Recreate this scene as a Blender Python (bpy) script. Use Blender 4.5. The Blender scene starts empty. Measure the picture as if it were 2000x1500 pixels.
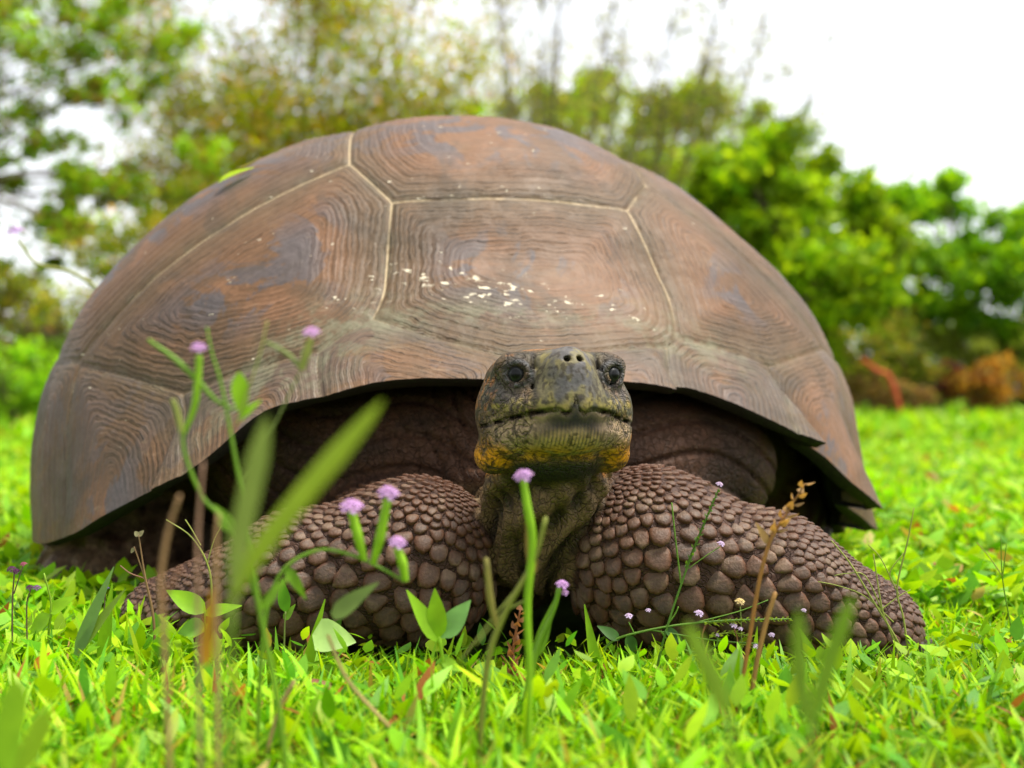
import bpy, math, random
import numpy as np
from mathutils import Vector, Matrix

# ------------------------------------------------------------------ camera, sky, sun, exposure
SC = bpy.context.scene
F, HOR, CH = 2300.0, 770.0, 0.24          # focal length in px of a 2000 px wide picture, horizon row, eye height
COL = SC.collection

cam_d = bpy.data.cameras.new('camera'); cam = bpy.data.objects.new('camera', cam_d); COL.objects.link(cam)
cam.location = (0, 0, CH); cam.rotation_euler = (math.radians(90), 0, 0)
cam_d.sensor_fit = 'HORIZONTAL'; cam_d.sensor_width = 36.0; cam_d.lens = 36.0 * F / 2000
cam_d.shift_y = (HOR - 750) / 2000
cam_d.clip_start = 0.01; cam_d.clip_end = 500
cam_d.dof.use_dof = True; cam_d.dof.focus_distance = 0.985
cam_d.dof.aperture_fstop = (cam_d.lens / 1000) / 0.0102
cam_d.dof.aperture_blades = 0
SC.camera = cam

SUN_EL, SUN_AZ = math.radians(70), math.radians(98)   # azimuth measured clockwise from +Y (straight ahead)
world = bpy.data.worlds.new('World'); SC.world = world; world.use_nodes = True
nt = world.node_tree; nt.nodes.clear()
sky = nt.nodes.new('ShaderNodeTexSky'); sky.sky_type = 'NISHITA'; sky.sun_disc = False
sky.sun_elevation = SUN_EL; sky.sun_rotation = SUN_AZ
sky.air_density = 1.0; sky.dust_density = 2.0; sky.ozone_density = 1.0
hs = nt.nodes.new('ShaderNodeHueSaturation'); hs.inputs['Saturation'].default_value = 0.16   # bright veil of cloud
bg = nt.nodes.new('ShaderNodeBackground'); bg.inputs['Strength'].default_value = 0.078
wo = nt.nodes.new('ShaderNodeOutputWorld')
nt.links.new(sky.outputs[0], hs.inputs['Color']); nt.links.new(hs.outputs[0], bg.inputs['Color']); nt.links.new(bg.outputs[0], wo.inputs[0])

sun_d = bpy.data.lights.new('sun', 'SUN'); sun = bpy.data.objects.new('sun', sun_d); COL.objects.link(sun)
sun_d.energy = 1.5; sun_d.angle = math.radians(14); sun_d.color = (1.0, 0.95, 0.86)
sdir = Vector((math.sin(SUN_AZ) * math.cos(SUN_EL), math.cos(SUN_AZ) * math.cos(SUN_EL), math.sin(SUN_EL)))
sun.rotation_euler = sdir.to_track_quat('Z', 'Y').to_euler()
sun.location = (6, -3, 12)

SC.view_settings.view_transform = 'Standard'; SC.view_settings.look = 'None'
SC.view_settings.exposure = 2.12; SC.view_settings.gamma = 1.0; SC.view_settings.use_curve_mapping = False
SC.render.engine = 'CYCLES'
SC.cycles.use_denoising = True
SC.cycles.max_bounces = 6; SC.cycles.diffuse_bounces = 3; SC.cycles.glossy_bounces = 2
SC.cycles.transmission_bounces = 4; SC.cycles.transparent_max_bounces = 4

RNG = np.random.default_rng(11)
random.seed(5)

# ------------------------------------------------------------------ helpers
def at(px, py, Y):
    return np.array([(px - 1000) / F * Y, Y, CH - (py - HOR) / F * Y])

def nz(v):
    v = np.asarray(v, float)
    return v / (np.linalg.norm(v, axis=-1, keepdims=True) + 1e-12)

def make_mesh(name, V, Fs, smooth=True, attrs=None, colattr=None):
    """V (n,3); Fs a list of int arrays (m,3) or (m,4)."""
    V = np.asarray(V, np.float32)
    Fs = [np.asarray(f, np.int32) for f in Fs if len(f)]
    me = bpy.data.meshes.new(name)
    me.vertices.add(len(V)); me.vertices.foreach_set('co', V.ravel())
    tot = np.concatenate([np.full(len(f), f.shape[1], np.int32) for f in Fs])
    idx = np.concatenate([f.ravel() for f in Fs])
    st = np.concatenate([[0], np.cumsum(tot)[:-1]]).astype(np.int32)
    me.loops.add(len(idx)); me.polygons.add(len(tot))
    me.loops.foreach_set('vertex_index', idx)
    me.polygons.foreach_set('loop_start', st)
    me.polygons.foreach_set('loop_total', tot)
    if smooth: me.polygons.foreach_set('use_smooth', np.ones(len(tot), bool))
    me.update(calc_edges=True)
    if attrs:
        for k, a in attrs.items():
            at_ = me.attributes.new(k, 'FLOAT', 'POINT'); at_.data.foreach_set('value', np.asarray(a, np.float32))
    if colattr is not None:
        c = np.ones((len(V), 4), np.float32); c[:, :3] = colattr
        at_ = me.attributes.new('col', 'FLOAT_COLOR', 'POINT'); at_.data.foreach_set('color', c.ravel())
    return me

def link(name, me, mat=None, parent=None, loc=None):
    o = bpy.data.objects.new(name, me); COL.objects.link(o)
    if mat is not None and me is not None and not me.materials: me.materials.append(mat)
    if parent is not None: o.parent = parent
    if loc is not None: o.location = loc
    return o

def tag(o, label=None, cat=None, group=None, kind=None):
    if label: o['label'] = label
    if cat: o['category'] = cat
    if group: o['group'] = group
    if kind: o['kind'] = kind
    return o

def empty(name, loc):
    o = bpy.data.objects.new(name, None); COL.objects.link(o); o.location = tuple(float(x) for x in loc)
    o.empty_display_size = 0.05
    return o

def hash3(i, j, k, seed):
    h = (i.astype(np.int64) * 374761393 + j.astype(np.int64) * 668265263 + k.astype(np.int64) * 2147483647 + seed * 974711) & 0xFFFFFFFF
    h = ((h ^ (h >> 13)) * 1274126177) & 0xFFFFFFFF
    h = h ^ (h >> 16)
    return (h & 0xFFFF) / 65535.0

def vnoise(P, scale, seed=0, oct=1):
    P = np.asarray(P, float)
    out = np.zeros(len(P)); amp = 1.0; tot = 0
    for o in range(oct):
        q = P * scale * (2 ** o) + 31.7 * o + 100
        i = np.floor(q).astype(np.int64); f = q - i; f = f * f * (3 - 2 * f)
        r = 0
        for a in (0, 1):
            for b in (0, 1):
                for c in (0, 1):
                    w = (f[:, 0] if a else 1 - f[:, 0]) * (f[:, 1] if b else 1 - f[:, 1]) * (f[:, 2] if c else 1 - f[:, 2])
                    r = r + w * hash3(i[:, 0] + a, i[:, 1] + b, i[:, 2] + c, seed + o)
        out += amp * r; tot += amp; amp *= 0.5
    return out / tot

def spline(pts, n):
    P = np.asarray(pts, float)
    if len(P) == 2: return P[0] + (P[1] - P[0]) * np.linspace(0, 1, n)[:, None]
    E = np.vstack([2 * P[0] - P[1], P, 2 * P[-1] - P[-2]])
    t = np.linspace(0, len(P) - 1 - 1e-6, n); i = t.astype(int); f = (t - i)[:, None]
    a, b, c, d = E[i], E[i + 1], E[i + 2], E[i + 3]
    return 0.5 * (2 * b + (c - a) * f + (2 * a - 5 * b + 4 * c - d) * f ** 2 + (3 * b - a - 3 * c + d) * f ** 3)

class MB:
    """collects vertices and faces for one mesh"""
    def __init__(self): self.V = []; self.F3 = []; self.F4 = []; self.C = []; self.n = 0
    def add(self, V, f3=(), f4=(), col=None):
        V = np.asarray(V, float)
        if len(f3): self.F3.append(np.asarray(f3) + self.n)
        if len(f4): self.F4.append(np.asarray(f4) + self.n)
        self.V.append(V); self.n += len(V)
        self.C.append(np.broadcast_to(np.asarray(col if col is not None else (1, 1, 1), float), (len(V), 3)))
    def tube(self, pts, rad, sides=6, n=None, col=None, smoothpath=True):
        P = spline(pts, n or (len(pts) - 1) * 5 + 1) if smoothpath else np.asarray(pts, float)
        m = len(P); r = np.interp(np.linspace(0, 1, m), np.linspace(0, 1, len(np.atleast_1d(rad))), np.atleast_1d(rad))
        T = nz(np.gradient(P, axis=0))
        ref = np.array([1.0, 0.13, 0.07]) if abs(T[0][0]) < .8 else np.array([0.05, 1.0, 0.1])
        A = nz(np.cross(T, ref)); B = np.cross(T, A)
        an = np.linspace(0, 2 * np.pi, sides, endpoint=False)
        V = (P[:, None] + r[:, None, None] * (np.cos(an)[None, :, None] * A[:, None] + np.sin(an)[None, :, None] * B[:, None])).reshape(-1, 3)
        i = np.arange(m - 1)[:, None] * sides; k = np.arange(sides); k2 = (k + 1) % sides
        f4 = np.stack([i + k, i + k2, i + sides + k2, i + sides + k], -1).reshape(-1, 4)
        V = np.vstack([V, P[-1] + T[-1] * r[-1] * .7])
        b = (m - 1) * sides
        f3 = np.stack([b + k, b + k2, np.full(sides, m * sides)], -1)
        self.add(V, f3, f4, col)
    def mesh(self, name, smooth=True, usecol=True):
        V = np.vstack(self.V); Fs = []
        if self.F3: Fs.append(np.vstack(self.F3))
        if self.F4: Fs.append(np.vstack(self.F4))
        return make_mesh(name, V, Fs, smooth, colattr=np.vstack(self.C) if usecol else None)

# ---- materials
def new_mat(name):
    m = bpy.data.materials.new(name); m.use_nodes = True
    t = m.node_tree; t.nodes.clear()
    return m, t
def N(t, typ, **kw):
    n = t.nodes.new(typ)
    for k, v in kw.items(): setattr(n, k, v)
    return n
def setin(n, **kw):
    for k, v in kw.items(): n.inputs[k.replace('_', ' ')].default_value = v
    return n
def math_(t, op, a, b=None, c=None, clamp=False):
    n = N(t, 'ShaderNodeMath', operation=op); n.use_clamp = clamp
    for i, x in enumerate((a, b, c)):
        if x is None: continue
        if isinstance(x, (int, float)): n.inputs[i].default_value = x
        else: t.links.new(x, n.inputs[i])
    return n.outputs[0]
def smooth_(t, v, lo, hi, a=0.0, b=1.0):
    n = N(t, 'ShaderNodeMapRange', interpolation_type='SMOOTHSTEP')
    t.links.new(v, n.inputs[0])
    for i, x in enumerate((lo, hi, a, b)): n.inputs[i + 1].default_value = x
    return n.outputs[0]
def mix_(t, fac, a, b, mode='MIX'):
    n = N(t, 'ShaderNodeMix', data_type='RGBA', blend_type=mode)
    for s, x in ((n.inputs[0], fac), (n.inputs[6], a), (n.inputs[7], b)):
        if isinstance(x, (int, float)): s.default_value = x
        elif isinstance(x, (tuple, list)): s.default_value = (*x, 1) if len(x) == 3 else x
        else: t.links.new(x, s)
    return n.outputs[2]
def noise_(t, vec, scale, detail=3, rough=.55, dist=0.0):
    n = N(t, 'ShaderNodeTexNoise'); setin(n, Scale=scale, Detail=detail, Roughness=rough, Distortion=dist)
    t.links.new(vec, n.inputs['Vector']); return n.outputs['Fac']
def attr_(t, name, out='Fac'):
    return N(t, 'ShaderNodeAttribute', attribute_name=name).outputs[out]
def finish(t, col, rough=.6, bump=None, bstr=1.0, bdist=.001, spec=.5, **kw):
    p = N(t, 'ShaderNodeBsdfPrincipled'); o = N(t, 'ShaderNodeOutputMaterial')
    if isinstance(col, tuple): p.inputs['Base Color'].default_value = (*col, 1)
    else: t.links.new(col, p.inputs['Base Color'])
    if isinstance(rough, float): p.inputs['Roughness'].default_value = rough
    else: t.links.new(rough, p.inputs['Roughness'])
    p.inputs['Specular IOR Level'].default_value = spec
    if bump is not None:
        b = N(t, 'ShaderNodeBump'); setin(b, Strength=bstr, Distance=bdist)
        t.links.new(bump, b.inputs['Height']); t.links.new(b.outputs[0], p.inputs['Normal'])
    t.links.new(p.outputs[0], o.inputs[0])
    return p

def leaf_material(name, trans=.45, rough=.5, spec=.3, tint=(1, 1, 1)):
    """leaf: own colour from the attribute col, light passing through the blade"""
    m, t = new_mat(name)
    c = attr_(t, 'col', 'Color')
    tc = N(t, 'ShaderNodeTexCoord').outputs['Object']
    n = noise_(t, tc, 90, 2)
    c = mix_(t, 1.0, c, mix_(t, n, (.72, .78, .7), (1.25, 1.2, 1.2)), 'MULTIPLY')
    p = N(t, 'ShaderNodeBsdfPrincipled'); setin(p, Roughness=rough); p.inputs['Specular IOR Level'].default_value = spec
    tr = N(t, 'ShaderNodeBsdfTranslucent'); mx = N(t, 'ShaderNodeMixShader'); mx.inputs[0].default_value = trans
    o = N(t, 'ShaderNodeOutputMaterial')
    t.links.new(c, p.inputs['Base Color'])
    ct = mix_(t, 1.0, c, (1.35, 1.25, .7), 'MULTIPLY')
    t.links.new(ct, tr.inputs[0])
    t.links.new(p.outputs[0], mx.inputs[1]); t.links.new(tr.outputs[0], mx.inputs[2]); t.links.new(mx.outputs[0], o.inputs[0])
    return m
M_GRASS = leaf_material('grass_blade', .42, .5, .22)
M_LEAF = leaf_material('herb_leaf', .42, .48, .25)
M_TREE = leaf_material('tree_leaf', .62, .55, .2)
M_PETAL = leaf_material('petal', .4, .7, .1)
M_STEM = leaf_material('plant_stem', .15, .5, .3)

def bark_material():
    m, t = new_mat('bark')
    tc = N(t, 'ShaderNodeTexCoord').outputs['Object']
    n = noise_(t, tc, 14, 5)
    c = mix_(t, 1.0, attr_(t, 'col', 'Color'), mix_(t, n, (.5, .5, .5), (1.4, 1.4, 1.4)), 'MULTIPLY')
    finish(t, c, .85, n, .6, .01, .2)
    return m
M_BARK = bark_material()
# ------------------------------------------------------------------ the giant tortoise: shell
TC = np.array([-0.07, 1.57, 0.0])            # middle of the shell on the ground
PSI = math.radians(9); TOPZ, ZB = 0.602, 0.04
def sst(x, a, b):
    t = np.clip((x - a) / (b - a), 0, 1); return t * t * (3 - 2 * t)
TR = empty('giant_tortoise', TC)
tag(TR, 'giant tortoise with brown domed shell resting in the grass, facing the camera', 'tortoise')

def shell_world(L):
    c, s = math.cos(PSI), math.sin(PSI)
    return np.stack([TC[0] + c * L[..., 0] - s * L[..., 1], TC[1] + s * L[..., 0] + c * L[..., 1], L[..., 2]], -1)

_rk = [(-180, .13), (-140, .10), (-110, .085), (-90, .066), (-68, .074), (-56, .099), (-46, .14), (-38, .175), (-34.5, .198), (-31, .225), (-22.5, .243), (-17, .252),
       (-11, .256), (0, .255), (17, .253), (26, .247), (31.5, .233), (36.6, .217), (44, .195), (49, .175), (54, .140), (64, .102), (75, .075), (86, .052), (105, .05), (115, .06), (140, .10), (180, .13)]
_tt = np.linspace(-180, 180, 3601)
_zz = np.interp(_tt, [a for a, b in _rk], [b for a, b in _rk])
_kk = np.exp(-0.5 * (np.arange(-30, 31) / 13.0) ** 2); _kk /= _kk.sum()
_zz = np.convolve(np.pad(_zz, 30, 'wrap'), _kk, 'valid')
MARG = [11.5, 36, 54, 70, 85, 97, 113, 129, 145, 160, 174]
_mb = np.array([0, 24.5, 45.5, 62.5, 78, 91, 105, 121, 137, 152.5, 167, 181.0])     # seams between the marginals at the rim

def shell_S(thd, q, scallop=True):
    thd = np.asarray(thd, float); q = np.asarray(q, float)
    th = np.radians(thd); zr = np.interp(thd, _tt, _zz)
    b = np.where(np.cos(th) > 0, .387, .66)
    R = (np.abs(np.sin(th) / .53) ** 2.15 + np.abs(np.cos(th) / b) ** 2.15) ** (-1 / 2.15)
    pe = np.arccos((zr - ZB) / (TOPZ - ZB)); ph = pe * q
    e2 = np.clip((q - .74) / .26, 0, 1) ** 1.6
    fl = .066 * np.exp(-(thd / 52) ** 2) + np.where(thd > 0, .012 - .026 * sst(thd, 50, 75), .012 - .020 * sst(-thd, 45, 80))
    rho = R * np.sin(ph) + fl * e2
    rho = rho * (1 + np.where(th < 0, .05, 0) * np.sin(th) ** 2 * np.sin(2 * ph))
    rho = rho + np.where(th > 0, .026, .012) * np.exp(-((np.degrees(ph) - 64) / 17) ** 2) * np.sin(th) ** 2
    z = ZB + (TOPZ - ZB) * np.cos(ph)
    if scallop:
        a = np.abs(thd); k = np.clip(np.searchsorted(_mb, a, side='right') - 1, 0, 10)
        f = np.clip((a - _mb[k]) / (_mb[k + 1] - _mb[k]), 0, 1)
        amp = np.where(thd > 0, .056 - .020 * sst(thd, 78, 95), .024 - .018 * sst(-thd, 46, 60)) * np.clip((a - 20) / 10, 0, 1)
        g = f ** 1.4 * (1 - sst(f, .90, 1.0))
        e4 = np.clip((q - .85) / .15, 0, 1) ** 1.5
        rho = rho + (g - .35) * amp * e4
        z = z - (g - .3) * amp * .25 * e4
    # the left flank turns in again at its foot
    return np.stack([rho * np.sin(th), -rho * np.cos(th), z], -1)

_seeds = []
def _seed(t, q, w, nm): _seeds.append((*shell_S(float(t), float(q), False), w, nm))
_seed(4.5, .74, .003, 'vertebral_scute')
for y, w, dx in ((-.155, .015, .012), (.13, .006, 0), (.38, .006, 0), (.56, 0, 0)):
    qs = np.linspace(0, 1, 400); P = shell_S(np.full(400, 0.0 if y < 0 else 180.0), qs, False)
    i = int(np.argmin(abs(P[:, 1] - y))); _seeds.append((P[i, 0] + dx, P[i, 1], P[i, 2], w, 'vertebral_scute'))
for s in (-1, 1):
    for t, q, w in ((50, .62, .000), (75, .46, .012), (124, .60, .004), (155, .74, 0)): _seed(s * t, q, w, 'costal_scute')
    for t in MARG: _seed(s * t, 1.0, -.0225 if t < 20 else (-.020 if t < 40 else -.004), 'marginal_scute')
SS = np.array([s[:3] for s in _seeds]); SW = np.array([s[3] for s in _seeds])

def scute_field(L):
    L = L.copy(); fr = (L[:, 1] < 0); L[:, 0] -= .030 * sst(L[:, 2], .26, .36)
    L[:, 2] -= np.where(fr, .018 * np.exp(-((L[:, 0] - .004) / .055) ** 2) * sst(L[:, 2], .40, .33), 0)
    D = ((L[:, None, :] - SS[None]) ** 2).sum(-1) - SW
    i = D.argmin(1); Di = D[np.arange(len(L)), i]
    sep = np.sqrt(((SS[None] - SS[:, None]) ** 2).sum(-1)) + 1e-9
    dd = (D - Di[:, None]) / (2 * sep[i]); dd[np.arange(len(L)), i] = 9
    kk = .0055; soft = -kk * np.log(np.exp(-np.clip(dd, 0, .6) / kk).sum(1)); hard = dd.min(1)
    f = sst(hard, .004, .022)
    return i, np.maximum(hard * (1 - f) + np.maximum(soft, 0) * f, 0)

def scute_material():
    m, t = new_mat('scute_keratin')
    tc = N(t, 'ShaderNodeTexCoord').outputs['Object']
    d = attr_(t, 'seam'); fleck = attr_(t, 'fleck'); lich = attr_(t, 'lichen'); worn = attr_(t, 'worn')
    nA = noise_(t, tc, 5, 4); nB = noise_(t, tc, 16, 4); nC = noise_(t, tc, 55, 3); nD = noise_(t, tc, 170, 3)
    # growth rings run parallel to the rim of each scute
    ph = math_(t, 'MULTIPLY', d, 1 / .0060)
    ph = math_(t, 'ADD', ph, math_(t, 'MULTIPLY', nB, 1.9)); ph = math_(t, 'ADD', ph, math_(t, 'MULTIPLY', nC, 1.15))
    s1 = math_(t, 'MULTIPLY_ADD', math_(t, 'SINE', math_(t, 'MULTIPLY', ph, 6.2832)), .5, .5)
    s2 = math_(t, 'MULTIPLY_ADD', math_(t, 'SINE', math_(t, 'MULTIPLY', ph, 2.63 * 6.2832)), .5, .5)
    ring = math_(t, 'ADD', math_(t, 'MULTIPLY', s1, .68), math_(t, 'MULTIPLY', s2, .32))
    fade = smooth_(t, d, .10, .045, .30, 1.0)
    fade = math_(t, 'MULTIPLY', fade, smooth_(t, nA, .3, .6, .45, 1.0)); fade = math_(t, 'MULTIPLY', fade, smooth_(t, noise_(t, tc, 26, 4, .65), .34, .58, .15, 1.0))
    line = math_(t, 'MULTIPLY', smooth_(t, ring, .42, .12), fade)
    c = mix_(t, smooth_(t, nA, .35, .65), (.178, .091, .045), (.116, .068, .037))
    c = mix_(t, smooth_(t, nB, .45, .72), c, (.205, .104, .054))
    c = mix_(t, math_(t, 'MULTIPLY', smooth_(t, d, .065, .0), .72), c, (.112, .077, .042))     # olive towards the seam
    c = mix_(t, math_(t, 'MULTIPLY', line, .80), c, (.045, .032, .021))
    wn = math_(t, 'MULTIPLY', smooth_(t, noise_(t, tc, 11, 5, .65, .6), .485, .53), worn)
    c = mix_(t, math_(t, 'MULTIPLY', wn, .74), c, (.088, .086, .098))                            # worn slate-grey patches
    lc = math_(t, 'MULTIPLY', smooth_(t, noise_(t, tc, 40, 5, .7), .42, .62), lich)
    c = mix_(t, math_(t, 'MULTIPLY', lc, .8), c, (.17, .165, .105))
    sl = math_(t, 'MULTIPLY', math_(t, 'MULTIPLY', smooth_(t, d, .0017, .0007), smooth_(t, nB, .32, .46)), attr_(t, 'pale'))
    c = mix_(t, sl, c, (.46, .36, .22))
    mp = N(t, 'ShaderNodeMapping'); mp.inputs['Scale'].default_value = (.45, .8, 1); t.links.new(tc, mp.inputs[0])
    nf = noise_(t, mp.outputs[0], 150, 3, .6)
    f2 = smooth_(t, math_(t, 'ADD', nf, math_(t, 'MULTIPLY', fleck, .150)), .752, .768)
    f2 = math_(t, 'MULTIPLY', f2, smooth_(t, noise_(t, tc, 21, 2), .42, .5))
    mp2 = N(t, 'ShaderNodeMapping'); mp2.inputs['Rotation'].default_value = (.3, .9, .5); mp2.inputs['Scale'].default_value = (9, 140, 140); t.links.new(tc, mp2.inputs[0])
    scr = math_(t, 'MULTIPLY', smooth_(t, noise_(t, mp2.outputs[0], 1.0, 2, .5, .4), .66, .72), smooth_(t, nB, .5, .62))
    c = mix_(t, math_(t, 'MULTIPLY', scr, .35), c, (.30, .22, .14))
    dk = smooth_(t, noise_(t, tc, 9, 5, .65, .8), .53, .66)
    c = mix_(t, math_(t, 'MULTIPLY', dk, .5), c, (.066, .050, .034))
    dust = smooth_(t, noise_(t, tc, 7, 6, .7, .4), .55, .68)
    c = mix_(t, math_(t, 'MULTIPLY', dust, .3), c, (.22, .148, .082))
    c = mix_(t, f2, c, (.62, .56, .42))
    c = mix_(t, 1.0, c, mix_(t, nD, (.58, .57, .55), (1.08, 1.06, 1.02)), 'MULTIPLY')
    h = math_(t, 'ADD', math_(t, 'MULTIPLY', math_(t, 'MULTIPLY', ring, fade), 1.0), math_(t, 'MULTIPLY', nD, .35))
    h = math_(t, 'ADD', h, math_(t, 'MULTIPLY', nC, .5)); h = math_(t, 'ADD', h, math_(t, 'MULTIPLY', f2, .5))
    r = mix_(t, nC, (.46, .46, .46), (.66, .66, .66))
    finish(t, c, r, h, .65, .0016, .22)
    return m
M_SCUTE = scute_material()

def skin_dark(name, col, sc=120):
    m, t = new_mat(name)
    tc = N(t, 'ShaderNodeTexCoord').outputs['Object']
    n = noise_(t, tc, 30, 5); n2 = noise_(t, tc, sc, 4)
    c = mix_(t, n, tuple(x * .55 for x in col), tuple(x * 1.4 for x in col))
    finish(t, c, .7, n2, .6, .003, .3)
    return m
M_UNDER = skin_dark('shell_underside', (.018, .015, .012))  # liner kept near black: shade under the shell put into its colour
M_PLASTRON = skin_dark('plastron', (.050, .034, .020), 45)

def build_shell():
    ta = np.concatenate([np.linspace(-180, -105, 90, endpoint=False), np.linspace(-105, 105, 760, endpoint=False), np.linspace(105, 180, 90, endpoint=False)])
    q = np.concatenate([np.linspace(.004, .9, 210, endpoint=False), np.linspace(.9, 1, 40)])
    T, Q = np.meshgrid(ta, q, indexing='ij')
    L = shell_S(T, Q).reshape(-1, 3)
    sid, d = scute_field(L)
    n1 = vnoise(L, 9, 1, 2) - .5; n2 = vnoise(L, 45, 4, 2) - .5
    d2 = np.maximum(d + (n2 * .005 + n1 * .008) * np.clip(d / .03, 0, 1), 0)
    # outward push: swollen scutes, grooved seams, coarse growth steps, lumps
    G = L.reshape(len(ta), len(q), 3)
    du = np.roll(G, -1, 0) - np.roll(G, 1, 0); dv = np.gradient(G, axis=1)
    nrm = nz(np.cross(dv, du).reshape(-1, 3)); nrm *= np.sign((nrm * (L - np.array([0, 0, .1]))).sum(1, keepdims=True) + 1e-9)
    marg = np.array([s[4] == 'marginal_scute' for s in _seeds])[sid]
    hgt = -.0032 * np.exp(-(d / .0045) ** 2) + .005 * (1 - np.exp(-(d / .05) ** 2)) - .003
    hgt += .0004 * np.sin(d2 / .0125 * 6.2832) * np.exp(-(d / .11) ** 2) + n1 * .007 + n2 * .0014
    hgt = np.where(marg, hgt * .8, hgt)
    L2 = L + nrm * hgt[:, None]
    W = shell_world(L2)
    P = np.stack([1000 + F * W[:, 0] / W[:, 1], HOR - F * (W[:, 2] - CH) / W[:, 1]], 1)
    nt_, nq = len(ta), len(q)
    # where dirt, lichen and droppings sit on the shell (shell coordinates)
    def blob(th0, q0, dt, dq): return np.exp(-((T.ravel() - th0) / dt) ** 2 - ((Q.ravel() - q0) / dq) ** 2)
    fleck = np.clip(blob(-8, .835, 15, .045) * 1.3 + blob(14, .86, 14, .035) * .8 + blob(0, .42, 40, .25) * .22 + blob(-45, .6, 60, .3) * .22 + .10, 0, 1)
    lichen = np.clip(blob(-27, .9, 9, .07) + blob(-33, .93, 8, .05) + blob(-2, .885, 24, .025) * .9 + blob(30, .9, 10, .05) * .8 + np.exp(-(d / .008) ** 2) * .35, 0, 1)
    worn = np.clip((d - .035) / .05, 0, 1); worn = np.maximum(worn, .35 * marg) ; worn = np.maximum(worn, .9 * blob(0, .3, 90, .14))
    pale = np.clip(.12 + sst(L[:, 2], .31, .36) * (1 - marg), 0, 1)
    i = np.arange(nt_)[:, None]; j = np.arange(nq - 1)[None]
    v = lambda a, b: (a % nt_) * nq + b
    quads = np.stack([v(i, j), v(i + 1, j), v(i + 1, j + 1), v(i, j + 1)], -1).reshape(-1, 4)
    qid = sid[quads]; fid = np.sort(qid, 1)[:, 1]
    Wl = W - TC
    # inner side: the dark liner, the rim and the roof under the dome
    rin = np.linspace(0, 1, 24)
    T2, R2 = np.meshgrid(ta[::4], rin, indexing='ij')
    LI = shell_S(T2, 1 - R2 * .62)
    nI = nz(LI - np.array([0, 0, -.05])); LI = LI - nI * (.014 + .012 * np.clip(R2 * 8, 0, 1))[..., None]
    edge = W.reshape(nt_, nq, 3)[::4, -1]; WI = shell_world(LI)
    WI = np.concatenate([edge[:, None], WI], 1); a_, b_ = WI.shape[:2]
    ii = np.arange(a_)[:, None]; jj = np.arange(b_ - 1)[None]
    v2 = lambda a, b: (a % a_) * b_ + b
    fI = np.stack([v2(ii, jj), v2(ii, jj + 1), v2(ii + 1, jj + 1), v2(ii + 1, jj)], -1).reshape(-1, 4)
    VI = WI.reshape(-1, 3) - TC
    VI = np.vstack([VI, [[0, 0, .5]]]); k = np.arange(a_)
    f3 = np.stack([v2(k, b_ - 1), v2(k + 1, b_ - 1), np.full(a_, len(VI) - 1)], -1)
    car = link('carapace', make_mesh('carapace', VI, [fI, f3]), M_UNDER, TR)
    for s in range(len(_seeds)):
        fq = quads[fid == s]
        if not len(fq): continue
        u, inv = np.unique(fq, return_inverse=True)
        me = make_mesh(_seeds[s][4], Wl[u], [inv.reshape(-1, 4)], attrs={'seam': d2[u], 'fleck': fleck[u], 'lichen': lichen[u], 'worn': worn[u], 'pale': pale[u]})
        link(_seeds[s][4], me, M_SCUTE, car)
    # bottom shell
    th, phi = np.meshgrid(np.linspace(0, 2 * np.pi, 96, endpoint=False), np.linspace(0, np.pi, 30), indexing='ij')
    sgn = lambda x, p: np.sign(x) * np.abs(x) ** p
    V = np.stack([.40 * sgn(np.cos(th), .95) * sgn(np.sin(phi), .7), .40 * sgn(np.sin(th), .95) * sgn(np.sin(phi), .7) + .16, .062 + .085 * np.cos(phi)], -1)
    V = V.reshape(-1, 3); V *= (1 + .10 * (vnoise(V, 14, 7, 3)[:, None] - .5))
    c, s = math.cos(PSI), math.sin(PSI); V = np.stack([c * V[:, 0] - s * V[:, 1] - .05, s * V[:, 0] + c * V[:, 1], V[:, 2]], 1)
    ii = np.arange(96)[:, None]; jj = np.arange(29)[None]; w = lambda a, b: (a % 96) * 30 + b
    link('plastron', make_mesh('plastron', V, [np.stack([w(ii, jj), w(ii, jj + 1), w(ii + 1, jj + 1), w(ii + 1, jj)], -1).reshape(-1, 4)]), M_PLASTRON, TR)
    return W, P
SHELL_W, SHELL_P = build_shell()

# ------------------------------------------------------------------ the giant tortoise: one continuous body (head, neck, forelegs, trunk)
def smin(a, b, k):
    h = np.clip(.5 + .5 * (b - a) / k, 0, 1)
    return b * (1 - h) + a * h - k * h * (1 - h)
def smax(a, b, k): return -smin(-a, -b, k)
def s_ell(p, c, r):
    q = (p - np.asarray(c)) / np.asarray(r); k0 = np.sqrt((q * q).sum(-1)) + 1e-9
    k1 = np.sqrt(((q / np.asarray(r)) ** 2).sum(-1)) + 1e-9
    return k0 * (k0 - 1) / k1
def s_cone(p, a, b, ra, rb):
    a = np.asarray(a, float); b = np.asarray(b, float); ba = b - a
    h = np.clip(((p - a) @ ba) / (ba @ ba), 0, 1)
    return np.sqrt(((p - a - h[..., None] * ba) ** 2).sum(-1)) - (ra + (rb - ra) * h)

HC = at(1083, 800, .975)
_hy, _hp = math.radians(11), math.radians(5)
HF = np.array([math.sin(_hy) * math.cos(_hp), -math.cos(_hy) * math.cos(_hp), math.sin(_hp)])
HX = np.array([math.cos(_hy), math.sin(_hy), 0.0]); HU = np.cross(HF, HX) * -1
HU = np.cross(HX, HF); HU = HU if HU[2] > 0 else -HU
HR = np.stack([HX, HF, HU], 1)                     # columns: right, forward, up
def to_head(p): return (p - HC) @ HR
def from_head(l): return HC + np.asarray(l, float) @ HR.T

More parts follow.
